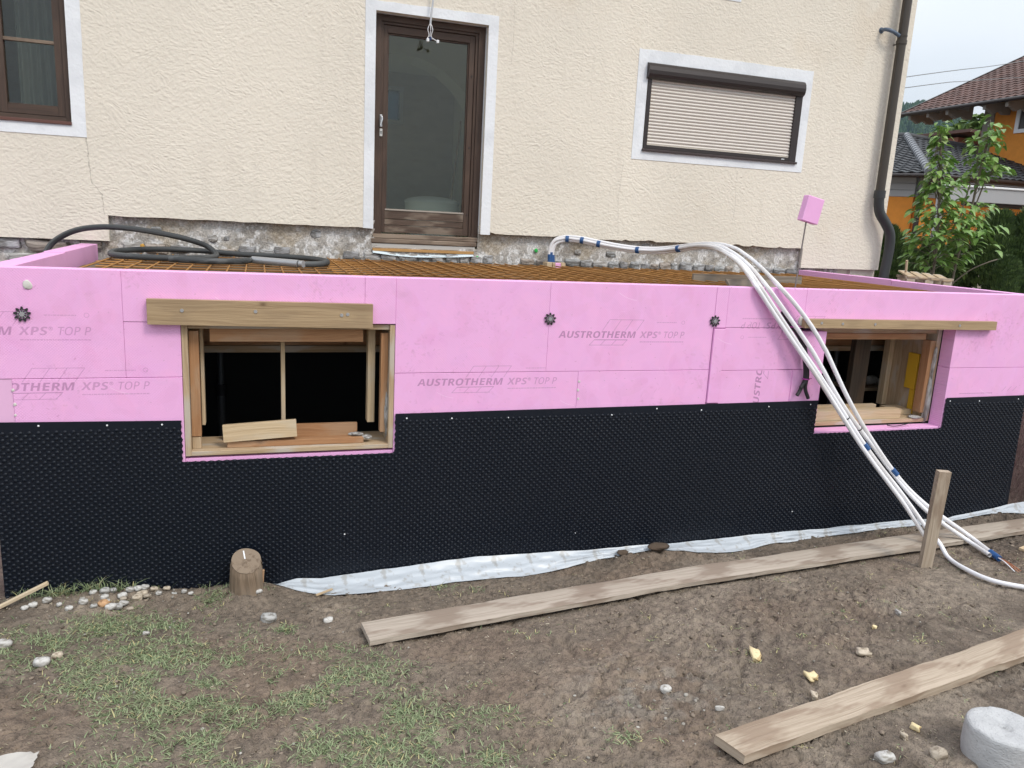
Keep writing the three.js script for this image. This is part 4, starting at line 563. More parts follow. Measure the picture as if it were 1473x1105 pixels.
// ---- grass, straw, grit
{
  const r = rng(77);
  const blade = new THREE.BufferGeometry(); { const n = 4, p = [], ix = []; for (let i = 0; i <= n; i++) { const t = i / n, w = .0017 * (1 - t * t * .95), y = t - .25 * t * t, z = .55 * t * t; p.push(-w, y, z, w, y, z); } for (let i = 0; i < n; i++) ix.push(i * 2, i * 2 + 1, i * 2 + 2, i * 2 + 2, i * 2 + 1, i * 2 + 3); blade.setAttribute('position', new THREE.Float32BufferAttribute(p, 3)); blade.setIndex(ix); blade.computeVertexNormals(); }
  const gm = std({ color: lin(1, 1, 1), roughness: .7, side: THREE.DoubleSide });
  const inst = (name, geo, list, mat, label, cat) => { const im = new THREE.InstancedMesh(geo, mat, list.length), q = new THREE.Object3D(); list.forEach((a, i) => { q.position.set(a.x, a.y, a.z); q.rotation.set(a.rx ?? 0, a.ry ?? 0, a.rz ?? 0, 'YXZ'); q.scale.set(...a.s); q.updateMatrix(); im.setMatrixAt(i, q.matrix); im.setColorAt(i, lin(...a.c)); }); im.name = name; im.castShadow = im.receiveShadow = true; scene.add(im); return tag(im, label, cat, null, 'stuff'); };
  const G = [], T = [], S = [];
  const put = (x, z, len, lean, list = G, dry = 0) => { const k = r(), c = dry > r() ? [.33 + .1 * k, .295 + .09 * k, .18] : mix3([.09, .135, .055], [.29, .335, .19], k); list.push({ x, y: ground(x, z) - .004, z, ry: r() * 6.283, rx: lean * (.3 + r()), rz: (r() - .5) * .5, s: [.8 + r() * .9, len * (.6 + .8 * r()), len * (.6 + r())], c }); };
  for (let k = 0; k < 420000; k++) { const x = -1.7 + r() * 3.5, z = -.02 + r() * 2.6, d = grassAt(x, z); if (d > r() * 1.1) put(x, z, .030 + .014 * r(), 1.2, G, .09); }
  for (let k = 0; k < 2600; k++) { const x = -1.5 + r() * 8, z = .1 + r() * 2.7; if (fbm(x * 7 + 70, z * 7, 3) > .62) { const n = 4 + r() * 6; for (let i = 0; i < n; i++) put(x + (r() - .5) * .05, z + (r() - .5) * .05, .022 + .012 * r(), 1.0, G, .55); } }
  inst('grass', blade, G, gm, 'patchy trampled grass over the bare soil at the lower left', 'grass');
  for (const [a, b, w, n, l] of [[-1.02, .05, .16, 130, .11], [-.88, .045, .10, 70, .12], [-.76, .04, .05, 24, .11], [-1.3, .05, .05, 40, .09], [-1.16, .05, .08, 50, .08], [-.32, .03, .05, 16, .07], [.02, .14, .04, 14, .06], [-.22, .1, .03, 8, .06], [-.55, .03, .05, 10, .06]]) for (let i = 0; i < n; i++) put(a + (r() - .5) * 2 * w, b + (r() - .5) * .05, l * (.55 + .5 * r()), .35, T, .12);
  inst('tall_grass', blade, T, gm, 'taller fresh grass tufts at the foot of the membrane on the left', 'grass');
  for (let k = 0; k < 3600; k++) { const x = -1.6 + r() * 8, z = .06 + r() * 2.7; if (fbm(x * 2.2 + 11, z * 2.2, 3) < .42 + .2 * r()) continue; S.push({ x, y: ground(x, z) + .004, z, ry: r() * 6.3, rx: .15 * (r() - .5), rz: .3 * (r() - .5), s: [.006 + .02 * r() * r(), .0016, .0018 + .002 * r()], c: mix3([.22, .18, .12], [.62, .55, .43], r() * r()) }); }
  inst('straw', new THREE.BoxGeometry(1, 1, 1), S, std({ color: lin(1, 1, 1), roughness: .9 }), 'bits of straw and wood chips trodden into the soil', 'straw');
  const Gr = [], gv = stoneGeo(2, 1, .7, .85, .35, 1);
  for (let k = 0; k < 5200; k++) { const x = -1.6 + r() * 8.2, z = .02 + r() * 2.75, near = Math.exp(-((x + .8) ** 2) / .1 - (z - .13) ** 2 / .02) + Math.exp(-((x - 1.75) ** 2) / .1 - (z - 1.8) ** 2 / .06); if (r() > .14 + near) continue; const s = .0025 + .006 * r() * r() * (1 + near); Gr.push({ x, y: ground(x, z) + s * .25, z, ry: r() * 6.3, s: [s, s, s * 1.1], c: mix3([.17, .15, .125], [.5, .48, .44], r() * r()) }); }
  for (let k = 0; k < 5000; k++) { const x = -1.6 + r() * 8.2, z = .02 + r() * 2.75; const s = .0028 + .011 * Math.pow(r(), 4); if (fbm(x * 1.3 + 8, z * 1.6 + 3, 3) + .25 * (fbm(x * 9, z * 9, 2) - .5) < .40) continue; Gr.push({ x, y: ground(x, z) + s * .15, z, ry: r() * 6.3, s: [s, s * .8, s], c: mix3([.09, .07, .052], [.25, .2, .155], r()) }); }
  inst('gravel', gv, Gr, std({ color: lin(1, 1, 1), roughness: .9 }), 'grit and crumbs of soil scattered over the ground', 'gravel');
}
// ---- stones one can count
{
  const put = (x, z, px, m, label, group, seed, sink = .35) => { const s = px / 2 * .0037; tag(mesh('pebble', stoneGeo(seed, s * 1.08, s * .66, s * .82, .38, 2, .3), M.pebbles[m], scene, [x, ground(x, z) + s * .72 * (1 - 2 * sink) + .004, z]), label, 'stone', group); };
  put(.035, .49, 23, 1, 'pale grey pebble on the soil right below the wooden stump', null, 1); put(.351, .571, 14, 4, 'small round white pebble on the soil, right of the pale grey one below the stump', null, 2);
  put(-1.01, .856, 21, 4, 'flat whitish stone lying in the grass at the left', null, 3); put(-.966, .766, 13, 2, 'small beige stone in the grass just above the flat whitish one', null, 4); put(-1.235, .619, 22, 0, 'grey white stone cut by the left edge of the picture', null, 5);
  put(1.836, 1.785, 15, 4, 'white stone chip alone on the soil left of the near plank', null, 6); put(-.025, .20, 11, 4, 'white pebble at the foot of the wooden stump', null, 7); put(-.593, .574, 9, 0, 'tiny bright pebble in the upper grass', null, 8); put(-.855, .205, 17, 3, 'orange brown pebble at the front of the gravel heap', null, 9);
  put(2.64, 2.60, 18, 5, 'brown lump of soil beside the concrete ring', null, 10); put(2.41, 2.55, 20, 0, 'pale stone at the bottom edge left of the concrete ring', null, 11);
  const pile = [[-.959, .198, 14, 0], [-.859, .15, 12, 4], [-.671, .11, 15, 2], [-.775, .132, 14, 4], [-.689, .17, 16, 2], [-.736, .09, 13, 0], [-.829, .08, 11, 1], [-.714, .25, 12, 5], [-.868, .10, 14, 1], [-.928, .09, 11, 4], [-.70, .07, 14, 4], [-1.214, .154, 12, 4], [-1.148, .134, 14, 0], [-1.245, .184, 10, 4], [-.78, .23, 13, 1], [-.815, .245, 15, 4], [-.75, .21, 14, 0], [-.64, .15, 12, 5], [-.61, .08, 11, 2], [-.446, .094, 9, 0], [-.406, .115, 8, 4], [-.543, .067, 11, 2], [-1.019, .24, 11, 4], [-.66, .06, 13, 0], [-.9, .23, 10, 1], [-.58, .12, 9, 0], [-.76, .16, 11, 5], [-.84, .19, 9, 0], [-.5, .1, 9, 1], [-1.08, .18, 8, 4]];
  pile.forEach(([x, z, px, m], i) => put(x, z, px, m, 'rounded pebble in the gravel heap at the foot of the black membrane', 'pebbles of the heap on the left', 20 + i, .25));
  // crumbs of yellow foam
  const fo = (x, z, a, b, label, m = M.foamYellow) => tag(mesh('foam_scrap', stoneGeo(x * 9, a * .85, .016, b * .85, .5, 2, .7), m, scene, [x, ground(x, z) + .012, z]).rotateY(x * 3), label, 'foam scrap');
  M.foamYellow = std({ color: lin(.72, .60, .36), roughness: .9, map: tex(64, 64, (u, v) => mix3([1, 1, 1], [.45, .36, .25], sstep(.45, .75, tfbm(u * 6, v * 6, 6, 4)))) });
  fo(2.463, 1.617, .085, .035, 'long yellow foam scrap on the soil, leftmost of the scraps'); fo(3.031, 1.763, .05, .04, 'curled brownish scrap on the soil above the near plank', M.pebbles[2]); fo(2.583, 1.906, .04, .035, 'squarish yellow foam scrap close above the near plank'); fo(3.338, 1.515, .02, .017, 'smallest round yellow foam scrap on the dark soil'); fo(2.46, 2.07, .035, .02, 'pale foam scrap touching the upper edge of the near plank', M.pebbles[2]);
  fo(2.70, 2.42, .03, .014, 'yellow leaf like scrap at the left rim of the concrete ring'); fo(2.6, 2.46, .022, .012, 'pale brown leaf left of the concrete ring', M.pebbles[2]); fo(3.62, 1.40, .03, .01, 'pale wood chip on the soil below the stake', M.pebbles[0]); fo(1.98, 2.02, .03, .006, 'thin white sliver on the soil left of the near plank', M.pebbles[4]);
  tag(mesh('paper_scrap', (() => { const g = new THREE.PlaneGeometry(.2, .15, 14, 10).rotateX(-Math.PI / 2), p = g.attributes.position; for (let i = 0; i < p.count; i++) { const x = p.getX(i) - .93, z = p.getZ(i) + 1.74; p.setXYZ(i, x + .02 * (hash(i, 2) - .5) * (i % 15 === 0 || i % 15 === 14 ? 1 : 0), ground(x, z) + .012 + .015 * fbm(x * 20, z * 20, 2), z); } g.computeVertexNormals(); return g; })(), std({ color: lin(.45, .43, .4), side: THREE.DoubleSide }), scene), 'pale torn sheet of paper at the bottom left corner', 'paper');
}
// ---- log stump
{
  const s = thing('log_stump', 'short weathered round log standing upright in front of the black membrane', 'stump', [-.092, .10, .13]), n = 40, m = 8, p = [], ix = [], uv = [];
  for (let j = 0; j <= m; j++) for (let i = 0; i <= n; i++) { const t = i / n * 6.2832, y = j / m, q = (.088 + .012 * (1 - y)) * (1 + .05 * Math.sin(t * 2 + 1) + .07 * (fbm(Math.cos(t) * 2 + 5, Math.sin(t) * 2 + 5 + y * .3, 3) - .5)) - .012 * sstep(.8, .95, vnoise(t * 6, 2)) - (j === m ? .008 : 0); p.push(Math.cos(t) * q, y * .225 - .03 - y * y * .62 * Math.sin(t) * q, Math.sin(t) * q); uv.push(y * .25, t * .09); }
  for (let j = 0; j < m; j++) for (let i = 0; i < n; i++) { const a = j * (n + 1) + i; ix.push(a, a + n + 1, a + 1, a + 1, a + n + 1, a + n + 2); }
  const g = new THREE.BufferGeometry(); g.setAttribute('position', new THREE.Float32BufferAttribute(p, 3)); g.setAttribute('uv', new THREE.Float32BufferAttribute(uv, 2)); g.setIndex(ix); g.computeVertexNormals(); mesh('bark_side', g, M.stump, s);
  const tg = new THREE.RingGeometry(.001, 1, 40, 10).rotateX(-Math.PI / 2), tp = tg.attributes.position; for (let i = 0; i < tp.count; i++) { const x = tp.getX(i), z = tp.getZ(i), t = Math.atan2(z, x), q = Math.hypot(x, z), rr = (.088) * (1 + .05 * Math.sin((t < 0 ? t + 6.2832 : t) * 2 + 1) + .07 * (fbm(Math.cos(t) * 2 + 5, Math.sin(t) * 2 + 5 + .3, 3) - .5)) - .006; const crack = Math.exp(-((Math.abs(z - .25 * x - .25) * 14) ** 2)) * .016 * sstep(.2, .5, q) + Math.exp(-((Math.abs(x - .3 * z - .1) * 16) ** 2)) * .01 * sstep(.1, .4, z); tp.setXYZ(i, x * rr, .198 - .60 * z * rr - crack + .006 * (fbm(x * 5, z * 5, 3) - .5), z * rr); }
  tg.computeVertexNormals(); mesh('cut_face', tg, std({ roughness: .95, map: tex(256, 256, (u, v) => { const x = u - .5, y = v - .5, q = Math.hypot(x, y) * 2 + .05 * fbm(u * 5, v * 5, 3); const k = .5 + .5 * Math.sin(q * 75); return mix3(mix3([.27, .21, .155], [.16, .12, .085], k * .7), [.14, .10, .07], sstep(.5, .8, tfbm(u * 8, v * 8, 8, 4))); }) }), s);
  mesh('white_strip', box(.008, .004, .06, .001).rotateY(.15).rotateX(.54).translate(-.012, .222, -.035), M.whitePaint, s);
  mesh('splinter', box(.012, .08, .02, .002).rotateZ(-.08).translate(.094, .1, .02), M.orange, s);
}
// ---- planks, stake, shard
{
  const plank = (name, corners, th, mat, label, cat, group, name2) => {          // corners: back-left, front-left, then pairs to the right, at the top face
    const n = corners.length / 2, seg = 40, g = new RoundedBoxGeometry(1, 1, 1, 1, .02).toNonIndexed(); void g;
    const b = new THREE.BoxGeometry(1, 1, 1, 90, 1, 4), p = b.attributes.position, uv = b.attributes.uv, nn = b.attributes.normal; let L = 0; const at = [0]; for (let k = 1; k < n; k++) { L += Math.hypot(corners[2 * k][0] - corners[2 * k - 2][0], corners[2 * k][2] - corners[2 * k - 2][2]); at.push(L); }
    for (let i = 0; i < p.count; i++) {
      const u = (p.getX(i) + .5) * L, w = p.getZ(i) + .5, y = p.getY(i) - .5, bk = [0, 1, 2].map(a => interp(u, at, corners.filter((_, k) => k % 2 === 0).map(c => c[a]))), ft = [0, 1, 2].map(a => interp(u, at, corners.filter((_, k) => k % 2 === 1).map(c => c[a])));
      const edge = w < .01 || w > .99, chip = edge ? .006 * (fbm(u * 9, w * 3 + y, 3) - .5) * 2 - .008 * sstep(.68, .8, vnoise(u * 3.1, w * 5)) : 0, ww = clamp(w + (w > .5 ? chip : -chip) * 4, -.02, 1.02), wear = edge && y > -.5 ? -.003 : 0;
      const end = Math.abs(p.getX(i)) > .499 ? .006 * (fbm(w * 8, y * 2, 2) - .5) : 0;
      p.setXYZ(i, mix(bk[0], ft[0], ww) + end, mix(bk[1], ft[1], ww) + y * th + wear + .004 * (fbm(u * 2, w, 2) - .5), mix(bk[2], ft[2], ww)); const ny = Math.abs(nn.getY(i)) > .5; uv.setXY(i, u + corners[0][0], ny ? w * .24 : y * th);
    }
    b.computeVertexNormals(); return tag(mesh(name, b.toNonIndexed(), mat), label, cat, group);
  };
  const lift = (q, d) => q.map(([x, y, z]) => [x, y + d, z]);
  plank('wooden_plank', lift([[.514, .148, .738], [.532, .163, .965], [2.687, .140, .477], [2.556, .150, .70], [4.3, .15, .36], [4.15, .158, .60], [6.9, .165, .20], [6.6, .17, .44]], .004), .032, M.plankGrey, 'long grey brown plank lying on the soil along the white plastic film', 'plank');
  plank('wooden_plank', lift([[1.797, .298, 2.248], [1.835, .309, 2.408], [4.059, .282, 1.848], [3.755, .298, 2.088], [6.0, .28, 1.50], [5.7, .29, 1.75]], .002), .042, M.plankWarm, 'near plank at the lower right, running out of the picture', 'plank');
  const sg = box(.085, .84, .05, .003), sp = sg.attributes.position; for (let i = 0; i < sp.count; i++) if (sp.getY(i) < -.3) { sp.setX(i, sp.getX(i) * .9); } tag(mesh('wooden_stake', sg.rotateY(-.35).rotateX(.02).rotateZ(-.008).translate(4.466, .425, .80), M.plankWarm), 'squared wooden stake driven upright into the soil beside the white cables', 'stake');
  tag(mesh('wood_shard', [box(.28, .02, .026, .004).rotateZ(.42).rotateY(.12)], M.pine, scene, [-1.27, .20, .13]), 'pale splintered stick leaning at the foot of the membrane at the left edge', 'stick');
  tag(mesh('wood_shard', [box(.11, .012, .014, .003).rotateZ(.12).rotateY(.35)], M.pine, scene, [.36, .075, .19]), 'small pale stick lying on the left end of the white film', 'stick');
  tag(mesh('wood_shard', [box(.016, .10, .012, .003).rotateZ(.12)], M.orange, scene, [5.33, .16, .09]), 'short upright splinter stuck behind the white film near its right end', 'stick');
  tag(mesh('wood_shard', [box(.22, .02, .05, .004).rotateY(.25)], M.pine, scene, [5.55, ground(5.55, .72) + .012, .72]), 'pale flat splinter on the soil near the right edge', 'stick');
}
// ---- concrete ring
{
  const c = thing('concrete_disc', 'round light grey concrete block at the lower right corner', 'concrete block', [2.888, .285, 2.675]);
  const pr = [[0, .155], [.012, .150], [.03, .158], [.08, .163], [.132, .164], [.140, .161], [.144, .152], [.147, .10], [.147, .05], [.143, .012], [.13, -.02], [0, -.02]];
  const pts = []; for (let k = 0; k < pr.length - 1; k++) for (let q = 0; q < 5; q++) pts.push(new THREE.Vector2(mix(pr[k][0], pr[k + 1][0], q / 5), mix(pr[k][1], pr[k + 1][1], q / 5))); pts.push(new THREE.Vector2(0, -.02));
  const g = new THREE.LatheGeometry(pts, 72), p = g.attributes.position; for (let i = 0; i < p.count; i++) { const x = p.getX(i), y = p.getY(i), z = p.getZ(i), q = Math.hypot(x, z), n = fbm(x * 40 + 9, z * 40 + y * 40, 3) - .5, edge = Math.exp(-((q - .138) ** 2 + (y - .158) ** 2) / .0003); p.setXYZ(i, x * (1 + .006 * n), y + (y > .13 ? .004 * n - .006 * edge * sstep(.4, .7, fbm(x * 30, z * 30, 2)) : 0), z * (1 + .006 * n)); }
  g.computeVertexNormals(); mesh('disc_body', g, M.concrete, c);
}
// ---- white plastic film
{
  const n = 420, m = 14, p = [], ix = [];
  const top = x => interp(x, [.04, .2, .36, .5, .9, 1.4, 2.2, 2.6, 3, 3.6, 4.3, 5, 5.5, 5.8, 6.3, 7.2], [.062, .10, .085, .10, .12, .14, .12, .115, .11, .125, .12, .13, .11, .15, .20, .24]);
  const fz = x => interp(x, [.04, .2, .42, .7, 1.13, 1.66, 2.0, 2.3, 2.7, 3.0, 3.31, 3.7, 4.3, 5.2, 5.5, 6.3, 7.2], [.03, .12, .22, .20, .17, .18, .14, .06, .10, .17, .17, .09, .06, .07, .06, .10, .1]);
  for (let i = 0; i <= n; i++) { const x = .04 + i / n * 7.0; for (let j = 0; j <= m; j++) { const t = j / m, z = mix(.022, fz(x) + .02 * (fbm(x * 4, 3, 3) - .5) * 2, t), wr = .026 * (fbm(x * 3.2 + t * 2.5, t * 4 + 7, 3) - .5) + .011 * (fbm(x * 12 - t * 5, t * 3, 2) - .5), e = Math.sin(t * Math.PI);
    const gy = gSmooth(x, z); p.push(x, Math.max(mix(top(x) + .012 * (fbm(x * 5, 1, 3) - .5), gy + .006 + .008 * hash(i, 2) * 0, Math.pow(t, .8)) + wr * (.3 + e), gy - .004), z + wr * e * 1.4); } }
  for (let i = 0; i < n; i++) for (let j = 0; j < m; j++) { const a = i * (m + 1) + j; ix.push(a, a + 1, a + m + 1, a + m + 1, a + 1, a + m + 2); }
  const g = new THREE.BufferGeometry(); g.setAttribute('position', new THREE.Float32BufferAttribute(p, 3)); g.setAttribute('uv', new THREE.Float32BufferAttribute(p.flatMap((v, i) => i % 3 === 0 ? [v, p[i + 2] * 4] : []), 2)); g.setIndex(ix); g.computeVertexNormals();
  tag(mesh('plastic_film', g, new THREE.MeshPhysicalMaterial({ color: lin(.47, .51, .555), roughness: .35, side: THREE.DoubleSide, map: tex(512, 128, (u, v) => mix3([1, 1, 1], [.55, .46, .36], .5 * sstep(.6, .8, tfbm(u * 24, v * 6, 6, 5)) + .5 * sstep(.85, .99, v) * sstep(.4, .6, tnoise(u * 30, 3, 30)))) })), 'white plastic film along the foot of the black membrane', 'plastic film');
  const r = rng(61); for (const [x, z, s, lab] of [[2.72, .11, .05, 'soil clod heaped over the film, larger of the two'], [2.45, .08, .028, 'smaller soil clod on the film']]) { tag(mesh('soil_clod', stoneGeo(x, s * 1.6, s * .5, s, .5, 2), std({ color: lin(.085, .06, .042), roughness: .95 }), scene, [x, gSmooth(x, z) + .03, z]), lab, 'clod'); } void r;
}

// ================================================================ BEYOND THE HOUSE
function tileGeo(w, l, t) {                                          // one interlocking roof tile: a wave across, its lower edge thick
  const n = 6, p = [], ix = [], prof = k => .022 * Math.sin(k / n * Math.PI * 2 - .6) * (w / .3);
  for (let i = 0; i <= n; i++) { const x = (i / n - .5) * w * 1.03, h = prof(i); p.push(x, h - .035, -t, x, h, -t * .0, x, h - .03, l * 1.12); p[p.length - 9 + 0] = x; }
  const q = []; for (let i = 0; i <= n; i++) { const x = (i / n - .5) * w * 1.03, h = prof(i); q.push(x, h - .005, 0, x, h + .03, 0, x, h - .006, l * 1.1); }
  for (let i = 0; i < n; i++) { const a = i * 3; ix.push(a, a + 3, a + 1, a + 1, a + 3, a + 4, a + 1, a + 4, a + 2, a + 2, a + 4, a + 5); }
  const g = new THREE.BufferGeometry(); g.setAttribute('position', new THREE.Float32BufferAttribute(q, 3)); g.setIndex(ix); const f = g.toNonIndexed(); f.computeVertexNormals(); return f;
}
const frame = (o, u, v) => { const n = u.clone().cross(v).normalize(); if (n.y < 0) n.negate(); const m = new THREE.Matrix4().makeBasis(u.clone().normalize(), n, v.clone().normalize()); m.setPosition(o); return m; };
function quadGeo(pts) { const g = new THREE.BufferGeometry(); g.setAttribute('position', new THREE.Float32BufferAttribute(pts.flat(), 3)); g.setAttribute('uv', new THREE.Float32BufferAttribute(pts.flatMap(q => [q[0] + q[2], q[1]]), 2)); const ix = []; for (let i = 1; i < pts.length - 1; i++) ix.push(0, i, i + 1); g.setIndex(ix); g.computeVertexNormals(); return g; }
const thick = (pts, d) => { const n = V3(...pts[1]).sub(V3(...pts[0])).cross(V3(...pts[2]).sub(V3(...pts[0]))).normalize().multiplyScalar(d); const b = pts.map(q => [q[0] - n.x, q[1] - n.y, q[2] - n.z]); const gs = [quadGeo(pts), quadGeo(b.slice().reverse())]; for (let i = 0; i < pts.length; i++) { const j = (i + 1) % pts.length; gs.push(quadGeo([pts[i], b[i], b[j], pts[j]])); } return gs; };
{ // ---- orange house with brown tiled roof
  const O = [24.73, 7.48, -21.48], h = thing('orange_house', 'orange two storey house with a brown tiled roof at the right edge', 'house', [26, 1.9, -16]); const rel = q => [q[0] - 26, q[1] - 1.9, q[2] + 16]; const S = .471, off = g => g.translate(-26, -1.9, 16);
  mesh('wall', [off(slab(26.03, 26.33, 1.7, 7.95, -18.7, -6)), off(slab(26.33, 38, 1.7, 7.9, -18.7, -18.4))], M.orangeWall, h);
  mesh('corner_trim', off(slab(25.99, 26.5, 1.7, 7.9, -18.76, -18.32)), M.soffit, h);
  const roofPts = [[O[0], O[1], O[2]], [O[0], O[1], -5], [32.2, O[1] + 7.47 * S, -5], [32.2, O[1] + 7.47 * S, O[2]]];
  mesh('roof', [...thick(roofPts.map(rel), .12), ...thick([[32.2, O[1] + 7.47 * S, O[2]], [32.2, O[1] + 7.47 * S, -5], [39.7, O[1], -5], [39.7, O[1], O[2]]].map(rel), .12)], M.soffit, h);
  mesh('gutter', off(rod([24.68, 7.41, -21.5], [24.68, 7.41, -5], .075, 10)), M.brownMetal, h); mesh('verge_board', off(box(.06, .22, 8.28).rotateX(0).rotateY(Math.PI / 2).rotateZ(Math.atan(S)).translate(28.46, 9.17, -21.5)), M.brownMetal, h);
  // carved consoles and soffit boards under the far overhang
  for (const [x, d] of [[25.3, 0], [26.0, 0]]) { const pts = [[-21.35, 7.42 + (x - 24.73) * S], [-18.75, 7.42 + (x - 24.73) * S]]; for (let k = 0; k <= 26; k++) { const t = k / 26, z = -18.75 - t * 2.6; pts.push([z, 7.12 + (x - 24.73) * S * .6 + .10 * Math.abs(Math.sin(t * 11)) + .1 * t + (t > .42 && t < .5 ? .1 : 0) - d]); } const g = new THREE.ExtrudeGeometry(polyShape(pts), { depth: .1, bevelEnabled: false }); g.rotateY(-Math.PI / 2).translate(x, 0, 0); mesh('carved_console', off(g), M.soffit, h); }
  for (const z of [-21.2, -20.3, -19.4, -17.8, -16.9]) { const pts = [[24.78, 7.38], [26.0, 7.38 + 1.2 * S * .9], [26.0, 7.12], [25.7, 7.10], [25.5, 7.2], [25.2, 7.08], [24.95, 7.2], [24.8, 7.2]]; const g = new THREE.ExtrudeGeometry(polyShape(pts), { depth: .12, bevelEnabled: false }).translate(0, 0, z); mesh('rafter_end', off(g), M.soffit, h); }
  const w = mesh('window', [off(slab(25.97, 26.1, 6.45, 6.58, -17.4, -16.1)), off(slab(25.97, 26.1, 7.24, 7.36, -17.4, -16.1)), off(slab(25.97, 26.1, 6.58, 7.24, -17.4, -17.25))], M.whitePaint, h); mesh('pane', off(slab(26.0, 26.05, 6.58, 7.24, -17.25, -16.1)), M.brownMetal, w);
  const u = V3(0, 0, 1), v = V3(1, S, 0).normalize(), tg = tileGeo(.3, .36, .03), list = [];
  for (let r = 0; r < 22; r++) for (let c = 0; c < 50; c++) { const q = V3(...O).addScaledVector(u, .15 + c * .3).addScaledVector(v, r * .36 - .03); list.push(frame(V3(...rel([q.x, q.y + .01, q.z])), V3(0, 0, -1), v.clone())); }
  const im = new THREE.InstancedMesh(tg, std({ color: lin(1, 1, 1), roughness: .75 }), list.length); const r = rng(4); list.forEach((m, i) => { im.setMatrixAt(i, m); const k = .75 + r() * .5; im.setColorAt(i, lin(.095 * k, .05 * k, .041 * k)); }); im.name = 'roof_tiles'; im.userData.kind = 'stuff'; im.castShadow = im.receiveShadow = true; h.add(im);
}
{ // ---- low annex with black tiles
  const C = V3(19.67, 4.53, -14.68), T = V3(23.55, 6.35, -19.84), el = V3(-.6, 0, -.8), er = V3(1, 0, .0), T2 = V3(29.5, 5.4, -17.2);
  const a = thing('tiled_annex', 'low orange building with a black tiled hip roof and grey boarded eaves', 'building', [22, 1.9, -16]); const off = g => g.translate(-22, -1.9, 16), rel = q => [q.x - 22, q.y - 1.9, q.z + 16];
  const Lb = C.clone().addScaledVector(el, 6), Lt = T.clone().addScaledVector(el, 6), Rb = V3(30, 4.53, -14.68);
  mesh('roof', [...thick([C, Rb, T2, T].map(rel), .1), ...thick([Lb, C, T, Lt].map(rel), .1)], M.tileBlack, a);
  const tg = tileGeo(.3, .34, .03), mats = [0, 1, 2].map(k => std({ color: lin(.018 + k * .010, .019 + k * .010, .022 + k * .011), roughness: .55 + .05 * k })), rr = rng(3), rest = []; let cnt = 0;
  const face = (o, u, side, wmax, inside) => { const n = V3().copy(u).cross(T.clone().sub(C)).normalize(); if (n.y < 0) n.negate(); let v = n.clone().cross(u).normalize(); if (v.y < 0) v.negate(); for (let r = 0; r < 19; r++) for (let c = 0; c < wmax; c++) { const s = (c + .5) * .3, t = r * .34, q = o.clone().addScaledVector(u, s).addScaledVector(v, t - .04).addScaledVector(n, .012); if (!inside(s, t)) continue; const m = frame(V3(...rel(q)), side > 0 ? u.clone() : u.clone().negate(), v.clone()); if (cnt < 290 && s < 6.3) { const k = mesh('roof_tile', tg, mats[Math.floor(rr() * 3)], a); k.matrix.copy(m); m.decompose(k.position, k.quaternion, k.scale); cnt++; } else rest.push(m); } };
  const vR = T.clone().sub(C).dot(er), vL = T.clone().sub(C).dot(el);
  const hR = Math.hypot(T.z - C.z, T.y - C.y), pl = T.clone().sub(C).addScaledVector(el, -vL).length(); const top2 = s => s < vR ? s / vR * hR : hR - (s - vR) * .47;
  face(C, el, -1, 12, (s, t) => t < pl - .1 && s > t / pl * vL + .12); face(C, er, 1, 33, (s, t) => t < top2(s) - .12);
  if (rest.length) { const im = new THREE.InstancedMesh(tg, mats[1], rest.length); rest.forEach((m, i) => im.setMatrixAt(i, m)); im.name = 'roof_tiles'; im.userData.kind = 'stuff'; im.castShadow = im.receiveShadow = true; a.add(im); }
  // hip tiles: overlapping half rounds from the corner to the top
  const dir = T.clone().sub(C), n = 19, q0 = new THREE.Quaternion().setFromUnitVectors(V3(0, 0, 1), dir.clone().normalize()), hg = new THREE.CylinderGeometry(.13, .155, .42, 10, 1, false).rotateX(Math.PI / 2), hm = std({ color: lin(.16, .165, .18), roughness: .35 });
  for (let k = 0; k < n; k++) { const p = C.clone().addScaledVector(dir, (k + .4) / n); const o = mesh('hip_tile', hg, hm, a, rel(p.setY(p.y + .03))); o.quaternion.copy(q0); }
  mesh('ridge_tile', [off(rod([T.x, T.y + .03, T.z], [T2.x, T2.y + .03, T2.z], .12, 10)), off(rod([T.x, T.y + .03, T.z], [Lt.x, Lt.y + .03, Lt.z], .12, 10))], mats[2], a);
  mesh('gutter', [off(rod([C.x, 4.45, C.z + .06], [Rb.x, 4.45, C.z + .06], .07, 10)), off(rod([C.x, 4.45, C.z + .06], [Lb.x, 4.45, Lb.z + .06], .07, 10))], M.brownMetal, a);
  const W0 = V3(20.0, 0, -15.3), wl = (y0, y1, o, m, name) => { mesh(name, [off(slab(W0.x, 30, y0, y1, W0.z - .3, W0.z + o)), off(box(6, y1 - y0, .3 + o).rotateY(-Math.atan2(-.8, -.6)).translate(W0.x - 1.8 - .0, (y0 + y1) / 2, W0.z - 2.4 - .15 + o / 2))], m, a); };
  wl(1.7, 3.83, 0, M.orangeWall, 'wall'); for (let k = 0; k < 3; k++) wl(3.835 + k * .21, 4.035 + k * .21, .03 + .012 * (k % 2), M.greyPaint, 'siding_board');
  for (let k = 0; k < 5; k++) { const w = mesh('window', off(slab(21.2 + k * 1.05, 22.2 + k * 1.05, 3.98, 4.36, W0.z + .02, W0.z + .07)), M.whitePaint, a); mesh('pane', off(slab(21.26 + k * 1.05, 22.14 + k * 1.05, 4.03, 4.32, W0.z + .05, W0.z + .075)), std({ color: lin(.12, .15, .18), roughness: .1 }), w); }
  mesh('downpipe', off(tube([[19.78, 4.42, -14.7], [19.76, 4.28, -14.72], [19.85, 4.08, -14.95], [19.9, 3.9, -15.1], [19.92, 2.9, -15.15], [19.92, 1.7, -15.15]], .085, 6, 10)), M.brownMetal, a);
